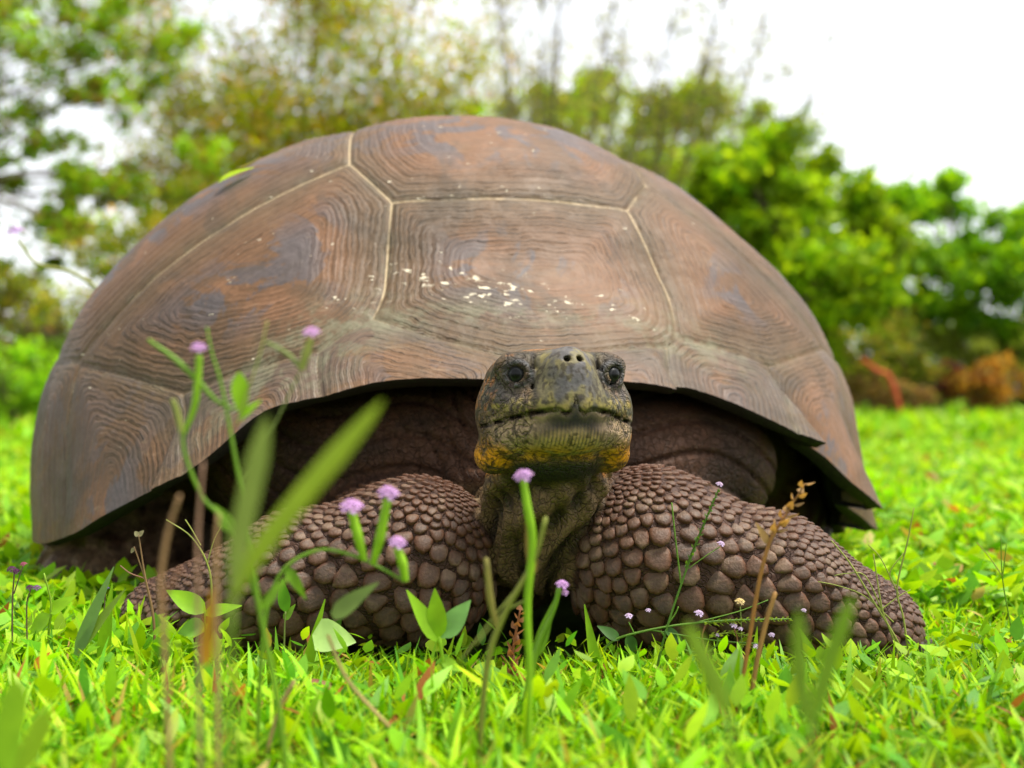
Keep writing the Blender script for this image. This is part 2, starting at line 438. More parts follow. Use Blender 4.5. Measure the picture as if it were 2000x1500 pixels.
EYE = [(-.0385, .0385, .0265), (.0385, .0385, .0265)]
def mouth_z(x):
    ax = np.abs(x)
    z = -.0045 - .0065 * np.clip(ax / .05, 0, 1.2) ** 2
    z = z - .0034 * np.exp(-((ax - .0070) / .0034) ** 2) + .0085 * np.exp(-(ax / .0016) ** 2)
    return z
def sdf_head(p):
    l = to_head(p); x = np.abs(l[..., 0]); m = np.stack([x, l[..., 1], l[..., 2]], -1)
    d = s_ell(m, (0, -.014, .004), (.058, .066, .042))
    d = smin(d, s_ell(m, (.026, -.004, .029), (.029, .045, .0165)), .012)      # flat brow
    mw = m.copy(); mw[..., 0] = mw[..., 0] * (1 + 10 * np.clip(m[..., 2] + .002, 0, .04))
    d = smin(d, s_ell(mw, (0, .027, .006), (.038, .046, .036)), .008)           # muzzle
    d = smin(d, s_ell(m, (0, .050, .025), (.019, .022, .021)), .012)           # snout tip
    d = smin(d, s_ell(m, (0, .022, -.002), (.049, .045, .018)), .014)          # upper jaw
    d = smin(d, s_ell(m, (0, .002, .0355), (.046, .044, .0135)), .008)         # crown
    d = smin(d, s_ell(m, (.0372, .024, .0330), (.0170, .0185, .0115)), .006)      # ridge over the eye
    d = smin(d, s_ell(m, (.046, -.002, -.004), (.019, .034, .028)), .012)      # cheek
    d = smin(d, s_ell(m, (.041, .020, .006), (.014, .016, .010)), .008)
    d = smin(d, s_ell(m, (0, .018, -.020), (.048, .046, .0205)), .006)         # lower jaw
    d = smin(d, s_ell(m, (.044, .004, -.024), (.018, .028, .018)), .007)
    d = smin(d, s_ell(m, (.050, -.012, -.036), (.0155, .026, .0165)), .006)    # jowl
    d = smin(d, s_ell(m, (0, -.012, -.038), (.044, .040, .022)), .010)         # throat
    cre = np.sqrt((m[..., 0] - .0265 - .10 * (.03 - m[..., 2])) ** 2 + (m[..., 1] - .044) ** 2 * .05) - .0012 + .05 * np.maximum(np.abs(m[..., 2] - .022) - .017, 0)
    d = smax(d, -cre, .003)                                                    # crease beside the beak
    ec = np.array([.0385, .0375, .0255]); en = nz(np.array([.50, .86, .02]))
    v = m - ec; r = np.sqrt((v * v).sum(-1)); hgt = v @ en; rad = np.sqrt(np.maximum(r * r - hgt * hgt, 0))
    d = smax(d, -(r - .0098), .002)                                            # eye socket
    lid = np.sqrt((rad - .0090) ** 2 + (hgt - .0030) ** 2) - (.0023 + .0013 * sst(v[..., 2], .001, .007))
    d = smin(d, lid, .0015)
    lid2 = np.sqrt((rad - .0128) ** 2 + (hgt - .0006) ** 2) - .0018
    d = smin(d, np.where(v[..., 2] < .004, lid2, .05), .003)
    hood = s_ell(m, (.0395, .0415, .0372), (.0115, .0075, .0036))
    g = np.maximum(np.abs(l[..., 2] - mouth_z(l[..., 0])) - .0014, -(d + .0042))
    g = np.maximum(g, .004 - l[..., 1])
    d = smax(d, -g, .0009)
    a0 = np.array([.0053, .080, .0365]); a1 = np.array([.0046, .058, .033])
    d = smax(d, -s_cone(m, a0, a1, .0031, .0024), .0012)                       # nostrils
    d = smax(d, -(np.sqrt(l[..., 0] ** 2 + (l[..., 1] - .077) ** 2) - .0022 + .02 * np.clip(l[..., 2] - .016, 0, 1)), .002)   # groove down the beak
    return d

LEG_R = [((.20, 1.25, .085), .06), ((.125, 1.075, .094), .074), ((.235, 1.07, .066), .061), ((.325, 1.075, .026), .047)]
LEG_L = [((-.17, 1.27, .085), .06), ((-.088, 1.085, .088), .070), ((-.20, 1.09, .068), .058), ((-.330, 1.13, .022), .044)]
def sdf_leg(p, L):
    d = None
    for (a, ra), (b, rb) in zip(L[:-1], L[1:]):
        e = s_cone(p, a, b, ra, rb); d = e if d is None else smin(d, e, .025)
    return d
NECK = [(from_head((0, -.03, -.012)), .050), (np.array([.032, 1.045, .165]), .044), (np.array([.030, 1.095, .115]), .050), (np.array([.01, 1.22, .115]), .085), (np.array([-.03, 1.36, .15]), .12)]
def neck_fold(p):
    ang = np.arctan2(p[..., 0] - .03, 1.10 - p[..., 1])
    return np.sin(ang * 11 + 5 * np.sin(p[..., 2] * 22) + 2 * np.sin(p[..., 1] * 31)), np.sin(ang * 29 + 7 * np.sin(p[..., 2] * 35))
def sdf_neck(p):
    d = None
    for (a, ra), (b, rb) in zip(NECK[:-1], NECK[1:]):
        e = s_cone(p, a, b, ra, rb); d = e if d is None else smin(d, e, .03)
    a, b = neck_fold(p); w = .0055 * a + .0022 * b
    return d + w * np.clip((.205 - p[..., 2]) / .04, 0, 1)
def sdf_trunk(p):
    d = s_ell(p, (-.06, 1.62, .165), (.44, .40, .165))
    e = s_cone(p, (-.26, 1.31, .175), (.0, 1.24, .17), .075, .085)              # loose skin over the shoulders
    e = smin(e, s_cone(p, (.0, 1.24, .17), (.22, 1.32, .16), .085, .075), .03)
    f0 = np.sin((p[..., 2] * 95 + p[..., 0] * 38 + 3 * np.sin(p[..., 0] * 21)))
    f = .0065 * np.exp(-(f0 / .25) ** 2) + .006 * np.exp(-(np.sin(p[..., 0] * 150 + 2.5 * np.sin(p[..., 2] * 32)) / .3) ** 2) * np.exp(-((p[..., 0] + .05) / .06) ** 2)
    hl = smin(s_cone(p, (-.468, 1.50, .12), (-.462, 1.40, -.02), .098, .112), s_cone(p, (.33, 1.60, .10), (.36, 1.56, -.02), .085, .08), .01)
    hl = hl + .006 * np.sin(p[..., 2] * 120 + 4 * np.sin(p[..., 0] * 40)) * np.sin(p[..., 0] * 90 + 3 * np.sin(p[..., 2] * 50))
    return smin(smin(d, e + f, .05), hl, .02)
def sdf_body(p):
    d = smin(sdf_trunk(p), sdf_neck(p), .03)
    d = smin(d, smin(sdf_leg(p, LEG_R), sdf_leg(p, LEG_L), .002), .012)
    near = (p[..., 1] < 1.09) & (p[..., 2] > .10) & (np.abs(p[..., 0] - .035) < .12)
    h = np.full(d.shape, .2)
    if near.any(): h[near] = sdf_head(p[near])
    return smin(d, h, .010)

def body_mesh():
    import openvdb
    h = .004; lo = np.array([-.66, .86, -.03]); hi = np.array([.46, 1.78, .40])
    n = np.ceil((hi - lo) / h).astype(int)
    g = [lo[k] + h * np.arange(n[k]) for k in range(3)]
    A = np.empty(n, np.float32)
    for i in range(0, n[0], 16):
        X = np.stack(np.meshgrid(g[0][i:i + 16], g[1], g[2], indexing='ij'), -1)
        A[i:i + 16] = sdf_body(X.reshape(-1, 3)).reshape(X.shape[:3])
    grid = openvdb.FloatGrid(); grid.background = 1.0
    grid.copyFromArray(A)
    pts, quads = grid.convertToQuads(0.0)
    V = lo + np.asarray(pts, float) * h; Q = np.asarray(quads, np.int64)
    T = np.vstack([Q[:, [0, 1, 2]], Q[:, [0, 2, 3]]])
    # finer mesh on the head and neck, then every vertex pulled exactly onto the surface
    for box in (((-.05, .86, .06), (.13, 1.09, .33)), ((-.045, .86, .165), (.12, 1.03, .31))):
        c = V[T].mean(1); ins = ((c > np.array(box[0])) & (c < np.array(box[1]))).all(1)
        E = np.sort(np.vstack([T[ins][:, [0, 1]], T[ins][:, [1, 2]], T[ins][:, [2, 0]]]), 1)
        ue = np.unique(E, axis=0); key = ue[:, 0] * (len(V) + 1) + ue[:, 1]
        base = len(V); mid = (V[ue[:, 0]] + V[ue[:, 1]]) / 2; nV = len(V); V = np.vstack([V, mid])
        def find(a, b):
            k = np.minimum(a, b) * (nV + 1) + np.maximum(a, b); p = np.clip(np.searchsorted(key, k), 0, len(key) - 1)
            return np.where(key[p] == k, base + p, -1)
        m01, m12, m20 = find(T[:, 0], T[:, 1]), find(T[:, 1], T[:, 2]), find(T[:, 2], T[:, 0])
        cnt = (m01 >= 0).astype(int) + (m12 >= 0) + (m20 >= 0)
        out = [T[cnt == 0]]
        f = cnt == 3
        a, b, c_ = T[f].T; x, y, z = m01[f], m12[f], m20[f]
        out += [np.stack([a, x, z], 1), np.stack([x, b, y], 1), np.stack([z, y, c_], 1), np.stack([x, y, z], 1)]
        for k in (1, 2):
            f = cnt == k
            if not f.any(): continue
            Tt = T[f].copy(); M = np.stack([m01[f], m12[f], m20[f]], 1)
            if k == 1: rot = M.argmax(1)
            else: rot = (M.argmin(1) + 1) % 3
            idx = (np.arange(3)[None] + rot[:, None]) % 3
            Tt = np.take_along_axis(Tt, idx, 1); M = np.take_along_axis(M, idx, 1)
            a, b, c_ = Tt.T
            if k == 1: out += [np.stack([a, M[:, 0], c_], 1), np.stack([M[:, 0], b, c_], 1)]
            else: out += [np.stack([a, M[:, 0], c_], 1), np.stack([M[:, 0], M[:, 1], c_], 1), np.stack([M[:, 0], b, M[:, 1]], 1)]
        T = np.vstack(out)
    for it in range(3):
        e = 4e-4; d = sdf_body(V)
        G = np.stack([sdf_body(V + np.eye(3)[k] * e) - sdf_body(V - np.eye(3)[k] * e) for k in range(3)], 1) / (2 * e)
        g2 = np.maximum((G * G).sum(1), .2)
        V = V - np.clip(d / g2, -.003, .003)[:, None] * G
    return V, T, nz(G)

def lerp3(a, b, f): return a + (np.asarray(b) - a) * np.clip(f, 0, 1)[:, None]
def sst(x, a, b):
    t = np.clip((x - a) / (b - a), 0, 1); return t * t * (3 - 2 * t)
def body_colours(V):
    n1 = vnoise(V, 60, 3, 3); n2 = vnoise(V, 200, 9, 2); n3 = vnoise(V, 22, 5, 2)
    C = np.tile(np.array([.060, .026, .012]), (len(V), 1))  # trunk skin, darkened in colour to deepen the shade under the shell
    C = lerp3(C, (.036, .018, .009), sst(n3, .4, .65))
    l = to_head(V); x, y, z = l.T; ax = np.abs(x)
    hd = ((V[:, 1] < 1.06) & (z > -.075) & (np.abs(x) < .09) & (y > -.09))
    H = np.tile(np.array([.115, .070, .030]), (len(V), 1))
    H = lerp3(H, (.075, .066, .030), sst(n1, .42, .62))
    H = lerp3(H, (.30, .115, .022), sst(n2 * .6 + n1 * .4, .55, .68) * sst(ax, .03, .045) * .8)
    H = lerp3(H, (.40, .17, .045), sst(z, .036, .044) * sst(y, .035, .01))                             # rusty crown, with the sky's rim light put into the colour
    H = lerp3(H, (.095, .080, .074), np.exp(-(((ax - .046) / .012) ** 2 + ((z - .008) / .010) ** 2)) * .9)    # grey under the eye
    H = lerp3(H, (.045, .032, .022), np.exp(-(((ax - .037) / .017) ** 2 + ((z - .037) / .010) ** 2 + ((y - .036) / .02) ** 2)) * .9)   # dark ring over the eye
    beak = sst(y, .030, .042) * sst(ax + n1 * .008, .036, .027) * sst(z, -.014, .0)
    H = lerp3(H, (.110, .094, .050), beak)
    H = lerp3(H, (.090, .083, .080), beak * sst(ax + n2 * .012, .026, .014))
    H = lerp3(H, (.25, .20, .05), sst(y, .02, .03) * np.exp(-((z + .001) / .0065) ** 2) * sst(n2, .35, .7) * .9)   # lichen yellow along the mouth
    mot = sst(n2 * .5 + n1 * .5, .52, .60) * beak
    H = lerp3(H, (.17, .14, .045), mot * .6)
    H = lerp3(H, (.030, .027, .024), np.exp(-(((ax - .0265 - .10 * (.03 - z)) / .0022) ** 2)) * sst(y, .02, .035) * sst(z, -.002, .008) * .8)
    H = lerp3(H, (.075, .076, .078), np.exp(-(((np.sqrt((ax - .0385) ** 2 + (z - .0255) ** 2) - .0095) / .0022) ** 2)) * sst(y, .025, .035) * .9)
    jaw = sst(y, .015, .03) * sst(z, -.041, -.036) * sst(z, -.006, -.010)
    H = lerp3(H, (.32, .22, .13), jaw * .9)
    pat = np.exp(-((x / .027) ** 4 + ((z + .0165 - .004 * np.cos(x * 90)) / .0085) ** 4)) * sst(y, .02, .03)
    H = lerp3(H, (.030, .024, .030), pat)
    st = .5 + .5 * np.sin((x + .0012 * (n1 - .5)) * 2 * np.pi / .0030)
    low = np.exp(-((x / .027) ** 4)) * np.exp(-((z + .0295) / .0075) ** 2) * sst(y, .02, .03)
    H = lerp3(H, (.44, .28, .09), low * sst(st, .45, .8) * .9)
    H = lerp3(H, (.05, .055, .02), low * sst(st, .4, .1) * .8)
    H = lerp3(H, (.55, .25, .02), np.exp(-((z + .038) / .005) ** 2) * sst(y, .0, .02) * sst(n1, .42, .58) * .9)
    H = lerp3(H, (.62, .25, .010), sst(ax, .034, .046) * np.exp(-((z + .040 + .25 * (.055 - ax)) / .0095) ** 2) * sst(n1 + .35 * n2, .56, .68))   # orange jowl
    H = lerp3(H, (.020, .021, .010), sst(z, -.040, -.050) * sst(ax, .045, .030))                          # dark throat
    cusp = np.exp(-(((ax - .0075) / .004) ** 2 + ((z + .004) / .006) ** 2)) * sst(y, .03, .04)
    H = lerp3(H, (.30, .23, .07), cusp)
    H = lerp3(H, (.030, .022, .014), sst(vnoise(V, 330, 23, 2), .56, .64) * (1 - pat) * .7)
    H = lerp3(H, (.012, .010, .008), np.exp(-((z - mouth_z(x)) / .0018) ** 2) * sst(y, .0, .01))
    C = lerp3(C, H, hd * sst(l[:, 2], -.075, -.055) * sst(l[:, 1], -.085, -.05))
    C = np.where(hd[:, None], lerp3(C, H, sst(l[:, 2], -.075, -.05)), C)
    C = lerp3(C, np.array([.155, .095, .050]) , sst(V[:, 0], -.37, -.40) * sst(n1, .3, .6))
    leg = np.minimum(sdf_leg(V, LEG_R), sdf_leg(V, LEG_L))
    C = lerp3(C, np.array([.046, .020, .011]), sst(leg, .012, .004) * (V[:, 1] < 1.2))
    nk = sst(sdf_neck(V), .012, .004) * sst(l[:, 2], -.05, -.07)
    fa, fb = neck_fold(V); C = lerp3(C, (.15, .095, .040), nk * .9); C = lerp3(C, (.030, .022, .012), nk * sst(fa * .7 + fb * .3, .0, .7) * .85)  # neck skin; fold hollows darkened in colour to stand in for crease shade
    n4 = vnoise(V, 520, 17, 2)
    return C * (.55 + .5 * n2 + .4 * n4)[:, None]

def skin_material():
    m, t = new_mat('tortoise_skin')
    tc = N(t, 'ShaderNodeTexCoord').outputs['Object']
    c = attr_(t, 'col', 'Color')
    v = N(t, 'ShaderNodeTexVoronoi', feature='DISTANCE_TO_EDGE'); setin(v, Scale=150.0); 
    wv = N(t, 'ShaderNodeMixRGB'); wv.inputs[0].default_value = .02
    nn = N(t, 'ShaderNodeTexNoise'); setin(nn, Scale=60.0); t.links.new(tc, nn.inputs['Vector'])
    t.links.new(tc, wv.inputs[1]); t.links.new(nn.outputs['Color'], wv.inputs[2]); t.links.new(wv.outputs[0], v.inputs['Vector'])
    cr = smooth_(t, v.outputs['Distance'], .0, .12)
    big = N(t, 'ShaderNodeTexVoronoi', feature='DISTANCE_TO_EDGE'); setin(big, Scale=90.0); t.links.new(wv.outputs[0], big.inputs['Vector'])
    cr2 = smooth_(t, big.outputs['Distance'], .0, .07)
    sk = attr_(t, 'scaly')
    crk = math_(t, 'MULTIPLY', cr2, math_(t, 'MULTIPLY_ADD', cr, .4, .6))
    crk = math_(t, 'SUBTRACT', 1.0, math_(t, 'MULTIPLY', math_(t, 'SUBTRACT', 1.0, crk), sk))
    n = noise_(t, tc, 260, 4); nb = noise_(t, tc, 40, 4)
    c = mix_(t, 1.0, c, mix_(t, n, (.7, .7, .7), (1.3, 1.3, 1.3)), 'MULTIPLY')
    c = mix_(t, math_(t, 'MULTIPLY', math_(t, 'SUBTRACT', 1.0, crk), .42), c, (.018, .013, .009))
    h = math_(t, 'ADD', math_(t, 'MULTIPLY', crk, 1.0), math_(t, 'MULTIPLY', n, .35)); h = math_(t, 'ADD', h, math_(t, 'MULTIPLY', nb, .8))
    vs = N(t, 'ShaderNodeTexVoronoi'); setin(vs, Scale=300.0); t.links.new(wv.outputs[0], vs.inputs['Vector'])
    h = math_(t, 'SUBTRACT', h, math_(t, 'MULTIPLY', math_(t, 'MULTIPLY', vs.outputs['Distance'], .5), sk))
    finish(t, c, .6, h, .85, .0018, .22)
    return m
M_SKIN = skin_material()

BV, BT, BN = body_mesh()
_hl = to_head(BV)
_sm = sst(_hl[:, 1], .028, .042) * sst(np.abs(_hl[:, 0]), .034, .026) * sst(_hl[:, 2], -.045, -.035)    # the horny beak is smooth
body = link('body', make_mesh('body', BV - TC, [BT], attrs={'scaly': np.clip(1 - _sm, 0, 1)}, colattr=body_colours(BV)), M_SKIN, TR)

# eyes
def eye_material():
    m, t = new_mat('eye')
    g = N(t, 'ShaderNodeTexCoord').outputs['Object']; s = N(t, 'ShaderNodeSeparateXYZ'); t.links.new(g, s.inputs[0])
    r = N(t, 'ShaderNodeVectorMath', operation='LENGTH'); cx = N(t, 'ShaderNodeCombineXYZ')
    t.links.new(s.outputs[0], cx.inputs[0]); t.links.new(s.outputs[1], cx.inputs[1]); t.links.new(cx.outputs[0], r.inputs[0])
    d = r.outputs['Value']
    c = mix_(t, smooth_(t, d, .0034, .0042), (.003, .003, .003), (.018, .018, .018))
    c = mix_(t, smooth_(t, d, .0058, .0066), c, (.045, .048, .052))
    finish(t, c, .3, spec=.2)
    return m
M_EYE = eye_material()
def uv_sphere(r, nu=24, nv=16):
    b = MB(); th, ph = np.meshgrid(np.linspace(0, 2 * np.pi, nu, endpoint=False), np.linspace(0, np.pi, nv), indexing='ij')
    V = np.stack([r * np.cos(th) * np.sin(ph), r * np.sin(th) * np.sin(ph), r * np.cos(ph)], -1).reshape(-1, 3)
    i = np.arange(nu)[:, None]; j = np.arange(nv - 1)[None]; w = lambda a, c: (a % nu) * nv + c
    return V, np.stack([w(i, j), w(i, j + 1), w(i + 1, j + 1), w(i + 1, j)], -1).reshape(-1, 4)
_ev, _ef = uv_sphere(.0078)
_eme = make_mesh('eye', _ev, [_ef])
for s in (-1, 1):
    o = link('eye', _eme, M_EYE, body)
    o.location = Vector(from_head((s * .0380, .0364, .0254)) - TC)
    nrm = HR @ nz(np.array([s * .40, .9, -.04]))
    o.rotation_euler = Vector(nrm).to_track_quat('Z', 'Y').to_euler()

# scales of the forelegs
def scale_material():
    m, t = new_mat('leg_scale')
    tc = N(t, 'ShaderNodeTexCoord').outputs['Object']; oi = N(t, 'ShaderNodeObjectInfo').outputs['Random']
    n = noise_(t, tc, 130, 4); n2 = noise_(t, tc, 420, 3)
    c = mix_(t, oi, (.105, .044, .020), (.056, .030, .017))
    c = mix_(t, smooth_(t, n, .45, .7), c, (.130, .061, .030))
    c = mix_(t, math_(t, 'MULTIPLY', smooth_(t, attr_(t, 'rim'), .55, 1.0), .7), c, (.088, .034, .016))
    c = mix_(t, math_(t, 'MULTIPLY', attr_(t, 'boss'), .55), c, (.075, .058, .046))
    dm = smooth_(t, noise_(t, N(t, 'ShaderNodeNewGeometry').outputs['Position'], 38, 4, .6), .52, .66)
    c = mix_(t, math_(t, 'MULTIPLY', dm, .45), c, (.20, .135, .085))
    c = mix_(t, 1.0, c, mix_(t, n2, (.6, .6, .6), (1.35, 1.35, 1.35)), 'MULTIPLY')
    finish(t, c, .52, math_(t, 'ADD', n, n2), .6, .0013, .22)
    return m
M_SCALE = scale_material()

def leg_scales(L, sgn, seed):
    rng = np.random.default_rng(seed)
    d = sdf_leg(BV, L); front = (BN[:, 1] < .35) | (BN[:, 2] > .55)
    ok = (np.abs(d) < .006) & front & (BV[:, 1] < 1.185) & (BV[:, 2] > -.005) & (sdf_neck(BV) > .012) & (sdf_trunk(BV) > .014)
    P = BV[ok]; Nn = BN[ok]
    ax = [np.asarray(a) for a, r in L]; rr = [r for a, r in L]
    # height of the limb axis above the ground at each place, for the graded size
    ztop = np.interp(P[:, 0] * sgn, [ax[1][0] * sgn - .05, ax[1][0] * sgn, ax[2][0] * sgn, ax[3][0] * sgn], [ax[1][2] + rr[1] - .01, ax[1][2] + rr[1], ax[2][2] + rr[2], ax[3][2] + rr[3]])
    u = np.clip((ztop - P[:, 2]) / .085, 0, 1)
    s = .0066 + .0098 * sst(u, .08, .75) - .004 * sst(P[:, 0] * sgn, ax[2][0] * sgn, ax[3][0] * sgn)
    s = s * np.where(P[:, 0] * sgn < ax[1][0] * sgn - .02, .85, 1.0)
    axd = nz(ax[3] - ax[1]) ; axd = nz(axd + np.array([0, 0, -.25]))
    PS = P - .43 * (P @ axd)[:, None] * axd
    order = rng.permutation(len(P)); pts = []; 
    keep = np.zeros((0, 3)); ks = np.zeros(0); ki = []
    for i in order:
        if len(keep):
            dd = ((keep - PS[i]) ** 2).sum(1)
            if (dd < (.80 * np.minimum(ks, s[i])) ** 2).any(): continue
        keep = np.vstack([keep, PS[i]]); ks = np.append(ks, s[i])
        if len(keep) > 900: break
    w = 1 / s ** 4
    for it in range(7):
        D = ((PS[:, None] - keep[None]) ** 2).sum(-1); a = D.argmin(1)
        cnt = np.bincount(a, w, len(keep))
        mean = np.stack([np.bincount(a, w * PS[:, k], len(keep)) for k in range(3)], 1) / np.maximum(cnt, 1e-9)[:, None]
        mean = np.where(cnt[:, None] > 0, mean, keep)
        near = ((PS[None] - mean[:, None]) ** 2).sum(-1).argmin(1)
        keep = PS[near]; ks = s[near]; kn = Nn[near]
    keep = P[near]
    D = ((keep[:, None] - keep[None]) ** 2).sum(-1)
    res = []
    ND = 12
    for i in range(len(keep)):
        n = kn[i]; p = keep[i]
        f = np.clip((p[0] * sgn - ax[1][0] * sgn) / .06, 0, 1)
        tip = nz(np.array([sgn * (.15 + .75 * f), -.1, -.75 + .15 * f])); tip = nz(tip - n * (tip @ n)); side = np.cross(n, tip)
        nb = [j for j in np.argsort(D[i])[1:14] if D[i, j] > 1e-9]
        v = keep[nb] - p; v2 = np.stack([v @ tip, v @ side], 1); dist = np.linalg.norm(v2, axis=1) / 2; uu = v2 / (2 * dist[:, None] + 1e-9)
        an = np.linspace(0, 2 * np.pi, ND, endpoint=False); dr = np.stack([np.cos(an), np.sin(an)], 1)
        c = dr @ uu.T
        r = np.where(c > .15, dist[None] / np.maximum(c, .15), 9).min(1); r = np.minimum(r, .85 * ks[i]) * rng.uniform(.86, 1.0)
        r = r * (1 + .48 * np.clip(np.cos(an), 0, 1) ** 4)
        r = .12 * np.roll(r, 1) + .76 * r + .12 * np.roll(r, -1)
        sz = r.mean(); H = sz * rng.uniform(.24, .40)
        V = [p + n * H * 1.05 + tip * .3 * sz]; rim = [0]; boss = [1]
        for q, hh, b in ((.5, .92, .7), (.84, .60, .15), (1.0, .0, 0), (.99, -1.3, 0)):
            tp = np.cos(an)
            e = dr * (r * q)[:, None] + np.array([.3 * sz * (1 - q), 0])
            ht = H * hh + H * (1.25 * tp - .15) * q * (hh > -.5)
            V += list(p + e[:, :1] * tip + e[:, 1:] * side + ht[:, None] * n); rim += [q] * ND; boss += [b] * ND
        V = np.array(V); k = np.arange(ND); k2 = (k + 1) % ND
        f3 = np.stack([np.zeros(ND, int), 1 + k, 1 + k2], 1)
        f4 = np.vstack([np.stack([1 + ND * g + k, 1 + ND * (g + 1) + k, 1 + ND * (g + 1) + k2, 1 + ND * g + k2], 1) for g in range(3)])
        fc = -(p[1] - 0) + 0
        vis = max((n @ nz(np.array([0, 0, CH]) - p)), 0) * sz * sz / p[1] ** 2
        res.append((vis, p, V, f3, f4, rim, boss))
    return res
_sc = leg_scales(LEG_R, 1, 3) + leg_scales(LEG_L, -1, 4)
_sc.sort(key=lambda a: -a[0])
for vis, p, V, f3, f4, rim, boss in _sc[:300]:
    link('scale', make_mesh('scale', V - p, [f3, f4], attrs={'rim': rim, 'boss': boss}), M_SCALE, body, Vector(p - TC))
if len(_sc) > 300:
    b = MB(); R_, B_ = [], []
    for vis, p, V, f3, f4, rim, boss in _sc[300:]: b.add(V - TC, f3, f4); R_ += rim; B_ += boss
    tag(link('small_scales', make_mesh('small_scales', np.vstack(b.V), [np.vstack(b.F3), np.vstack(b.F4)], attrs={'rim': R_, 'boss': B_}), M_SCALE, body), kind='stuff')
print('scales', len(_sc))

M_CLAW = skin_dark('claw_horn', (.055, .042, .032), 200)
for cx, cy, sg in ((.325, 1.075, 1), (-.330, 1.13, -1)):
    for k in range(4):
        a = math.radians(-75 + 34 * k); d = np.array([sg * math.cos(a), math.sin(a) * .9, 0])
        p0 = np.array([cx, cy, .012]) + d * .036; b = MB()
        b.tube([p0 - TC, p0 + d * .014 + [0, 0, .002] - TC, p0 + d * .026 - [0, 0, .008] - TC], [.0085, .0075, .0020], 7)
        link('claw', b.mesh('claw'), M_CLAW, body)

# ------------------------------------------------------------------ ground
def build_ground():
    ys = np.concatenate([np.linspace(-3, 4, 50, endpoint=False), np.linspace(4, 30, 50, endpoint=False), np.geomspace(30, 400, 14)])
    xs = np.concatenate([-np.geomspace(300, 3, 20, endpoint=False), np.linspace(-3, 3, 60, endpoint=False), np.geomspace(3, 300, 20)])
    X, Y = np.meshgrid(xs, ys, indexing='ij'); V = np.stack([X, Y, 0 * X], -1).reshape(-1, 3)
    V[:, 2] = -.012 * vnoise(V, 2.2, 3, 2) * np.exp(-np.abs(V[:, 1]) / 40)
    i = np.arange(len(xs) - 1)[:, None]; j = np.arange(len(ys) - 1)[None]; w = lambda a, b: a * len(ys) + b
    m, t = new_mat('soil_and_turf')
    tc = N(t, 'ShaderNodeTexCoord').outputs['Object']
    n = noise_(t, tc, 6, 5); n2 = noise_(t, tc, 45, 4)
    c = mix_(t, smooth_(t, n, .35, .65), (.030, .042, .009), (.070, .105, .014))
    c = mix_(t, smooth_(t, n2, .55, .72), c, (.085, .06, .03))
    finish(t, c, .9, n2, .8, .01, .1)
    o = link('ground', make_mesh('ground', V, [np.stack([w(i, j), w(i + 1, j), w(i + 1, j + 1), w(i, j + 1)], -1).reshape(-1, 4)]), m)
    tag(o, kind='structure')
build_ground()

# ------------------------------------------------------------------ grass and low herbs: nobody could count them
PAL = np.array([(.190, .420, .003), (.275, .465, .004), (.085, .260, .004), (.33, .50, .008), (.15, .35, .02), (.40, .30, .06), (.34, .12, .025)])
def pick(rng, n, w): 
    c = PAL[rng.choice(len(PAL), n, p=np.array(w) / sum(w))]
    return c * rng.uniform(.72, 1.22, (n, 1)) * rng.uniform(.92, 1.08, (n, 3))
def blades(rng, base, L, W, lean, az, curve, col, rows, prof, twist=1.0, cup=0.0):
    n = len(base); t = np.linspace(0, 1, rows)[None, :]
    hx = L[:, None] * (np.sin(lean)[:, None] * t + curve[:, None] * t ** 2)
    hz = L[:, None] * (np.cos(lean)[:, None] * t - .55 * curve[:, None] * t ** 2)
    ctr = base[:, None, :] + np.stack([hx * np.cos(az)[:, None], hx * np.sin(az)[:, None], hz], -1)
    sa = az + np.pi / 2 + rng.uniform(-twist, twist, n)
    side = np.stack([np.cos(sa), np.sin(sa), rng.uniform(-.3, .3, n)], -1)
    wd = (W[:, None] * prof(t))[..., None] * side[:, None, :] * .5
    V = np.stack([ctr - wd, ctr + wd], 2)
    b = np.arange(n)[:, None] * rows * 2 + np.arange(rows - 1)[None] * 2
    f = np.stack([b, b + 1, b + 3, b + 2], -1).reshape(-1, 4)
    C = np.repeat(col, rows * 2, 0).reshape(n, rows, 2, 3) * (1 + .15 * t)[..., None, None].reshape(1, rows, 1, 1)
    return V.reshape(-1, 3), f, C.reshape(-1, 3)
blade_p = lambda t: np.minimum(1, (1 - t) * 2.2 + .03) * np.minimum(1, .55 + t * 2)
ovate_p = lambda t: np.sin(np.pi * np.clip(t, 0, 1) ** .75) * .97 + .03
lance_p = lambda t: np.sin(np.pi * np.clip(t * .96 + .03, 0, 1) ** .6) * .97 + .02
def scatter(rng, n, y0, y1, margin=.1, power=1.0):
    y = y0 + (y1 - y0) * rng.uniform(0, 1, n * 3) ** power
    x = rng.uniform(-1, 1, n * 3) * (.45 * y + margin)
    lx, ly = x - TC[0], y - TC[1]
    c, s = math.cos(PSI), math.sin(PSI); u = c * lx + s * ly; v = -s * lx + c * ly
    out = (u / .50) ** 2 + (v / np.where(v < 0, .42, .66)) ** 2 > 1
    out &= ~((y > 1.03) & (y < 1.25) & (x > -.28) & (x < .33))
    hid = (y > 2.4) & (np.abs(x - TC[0] * y / 1.5) < .27 * y) & (rng.uniform(0, 1, n * 3) < .6)      # thinner where the shell hides it
    k = np.where(out & ~hid)[0][:n]
    return np.stack([x[k], y[k], np.full(len(k), -.006)], 1)
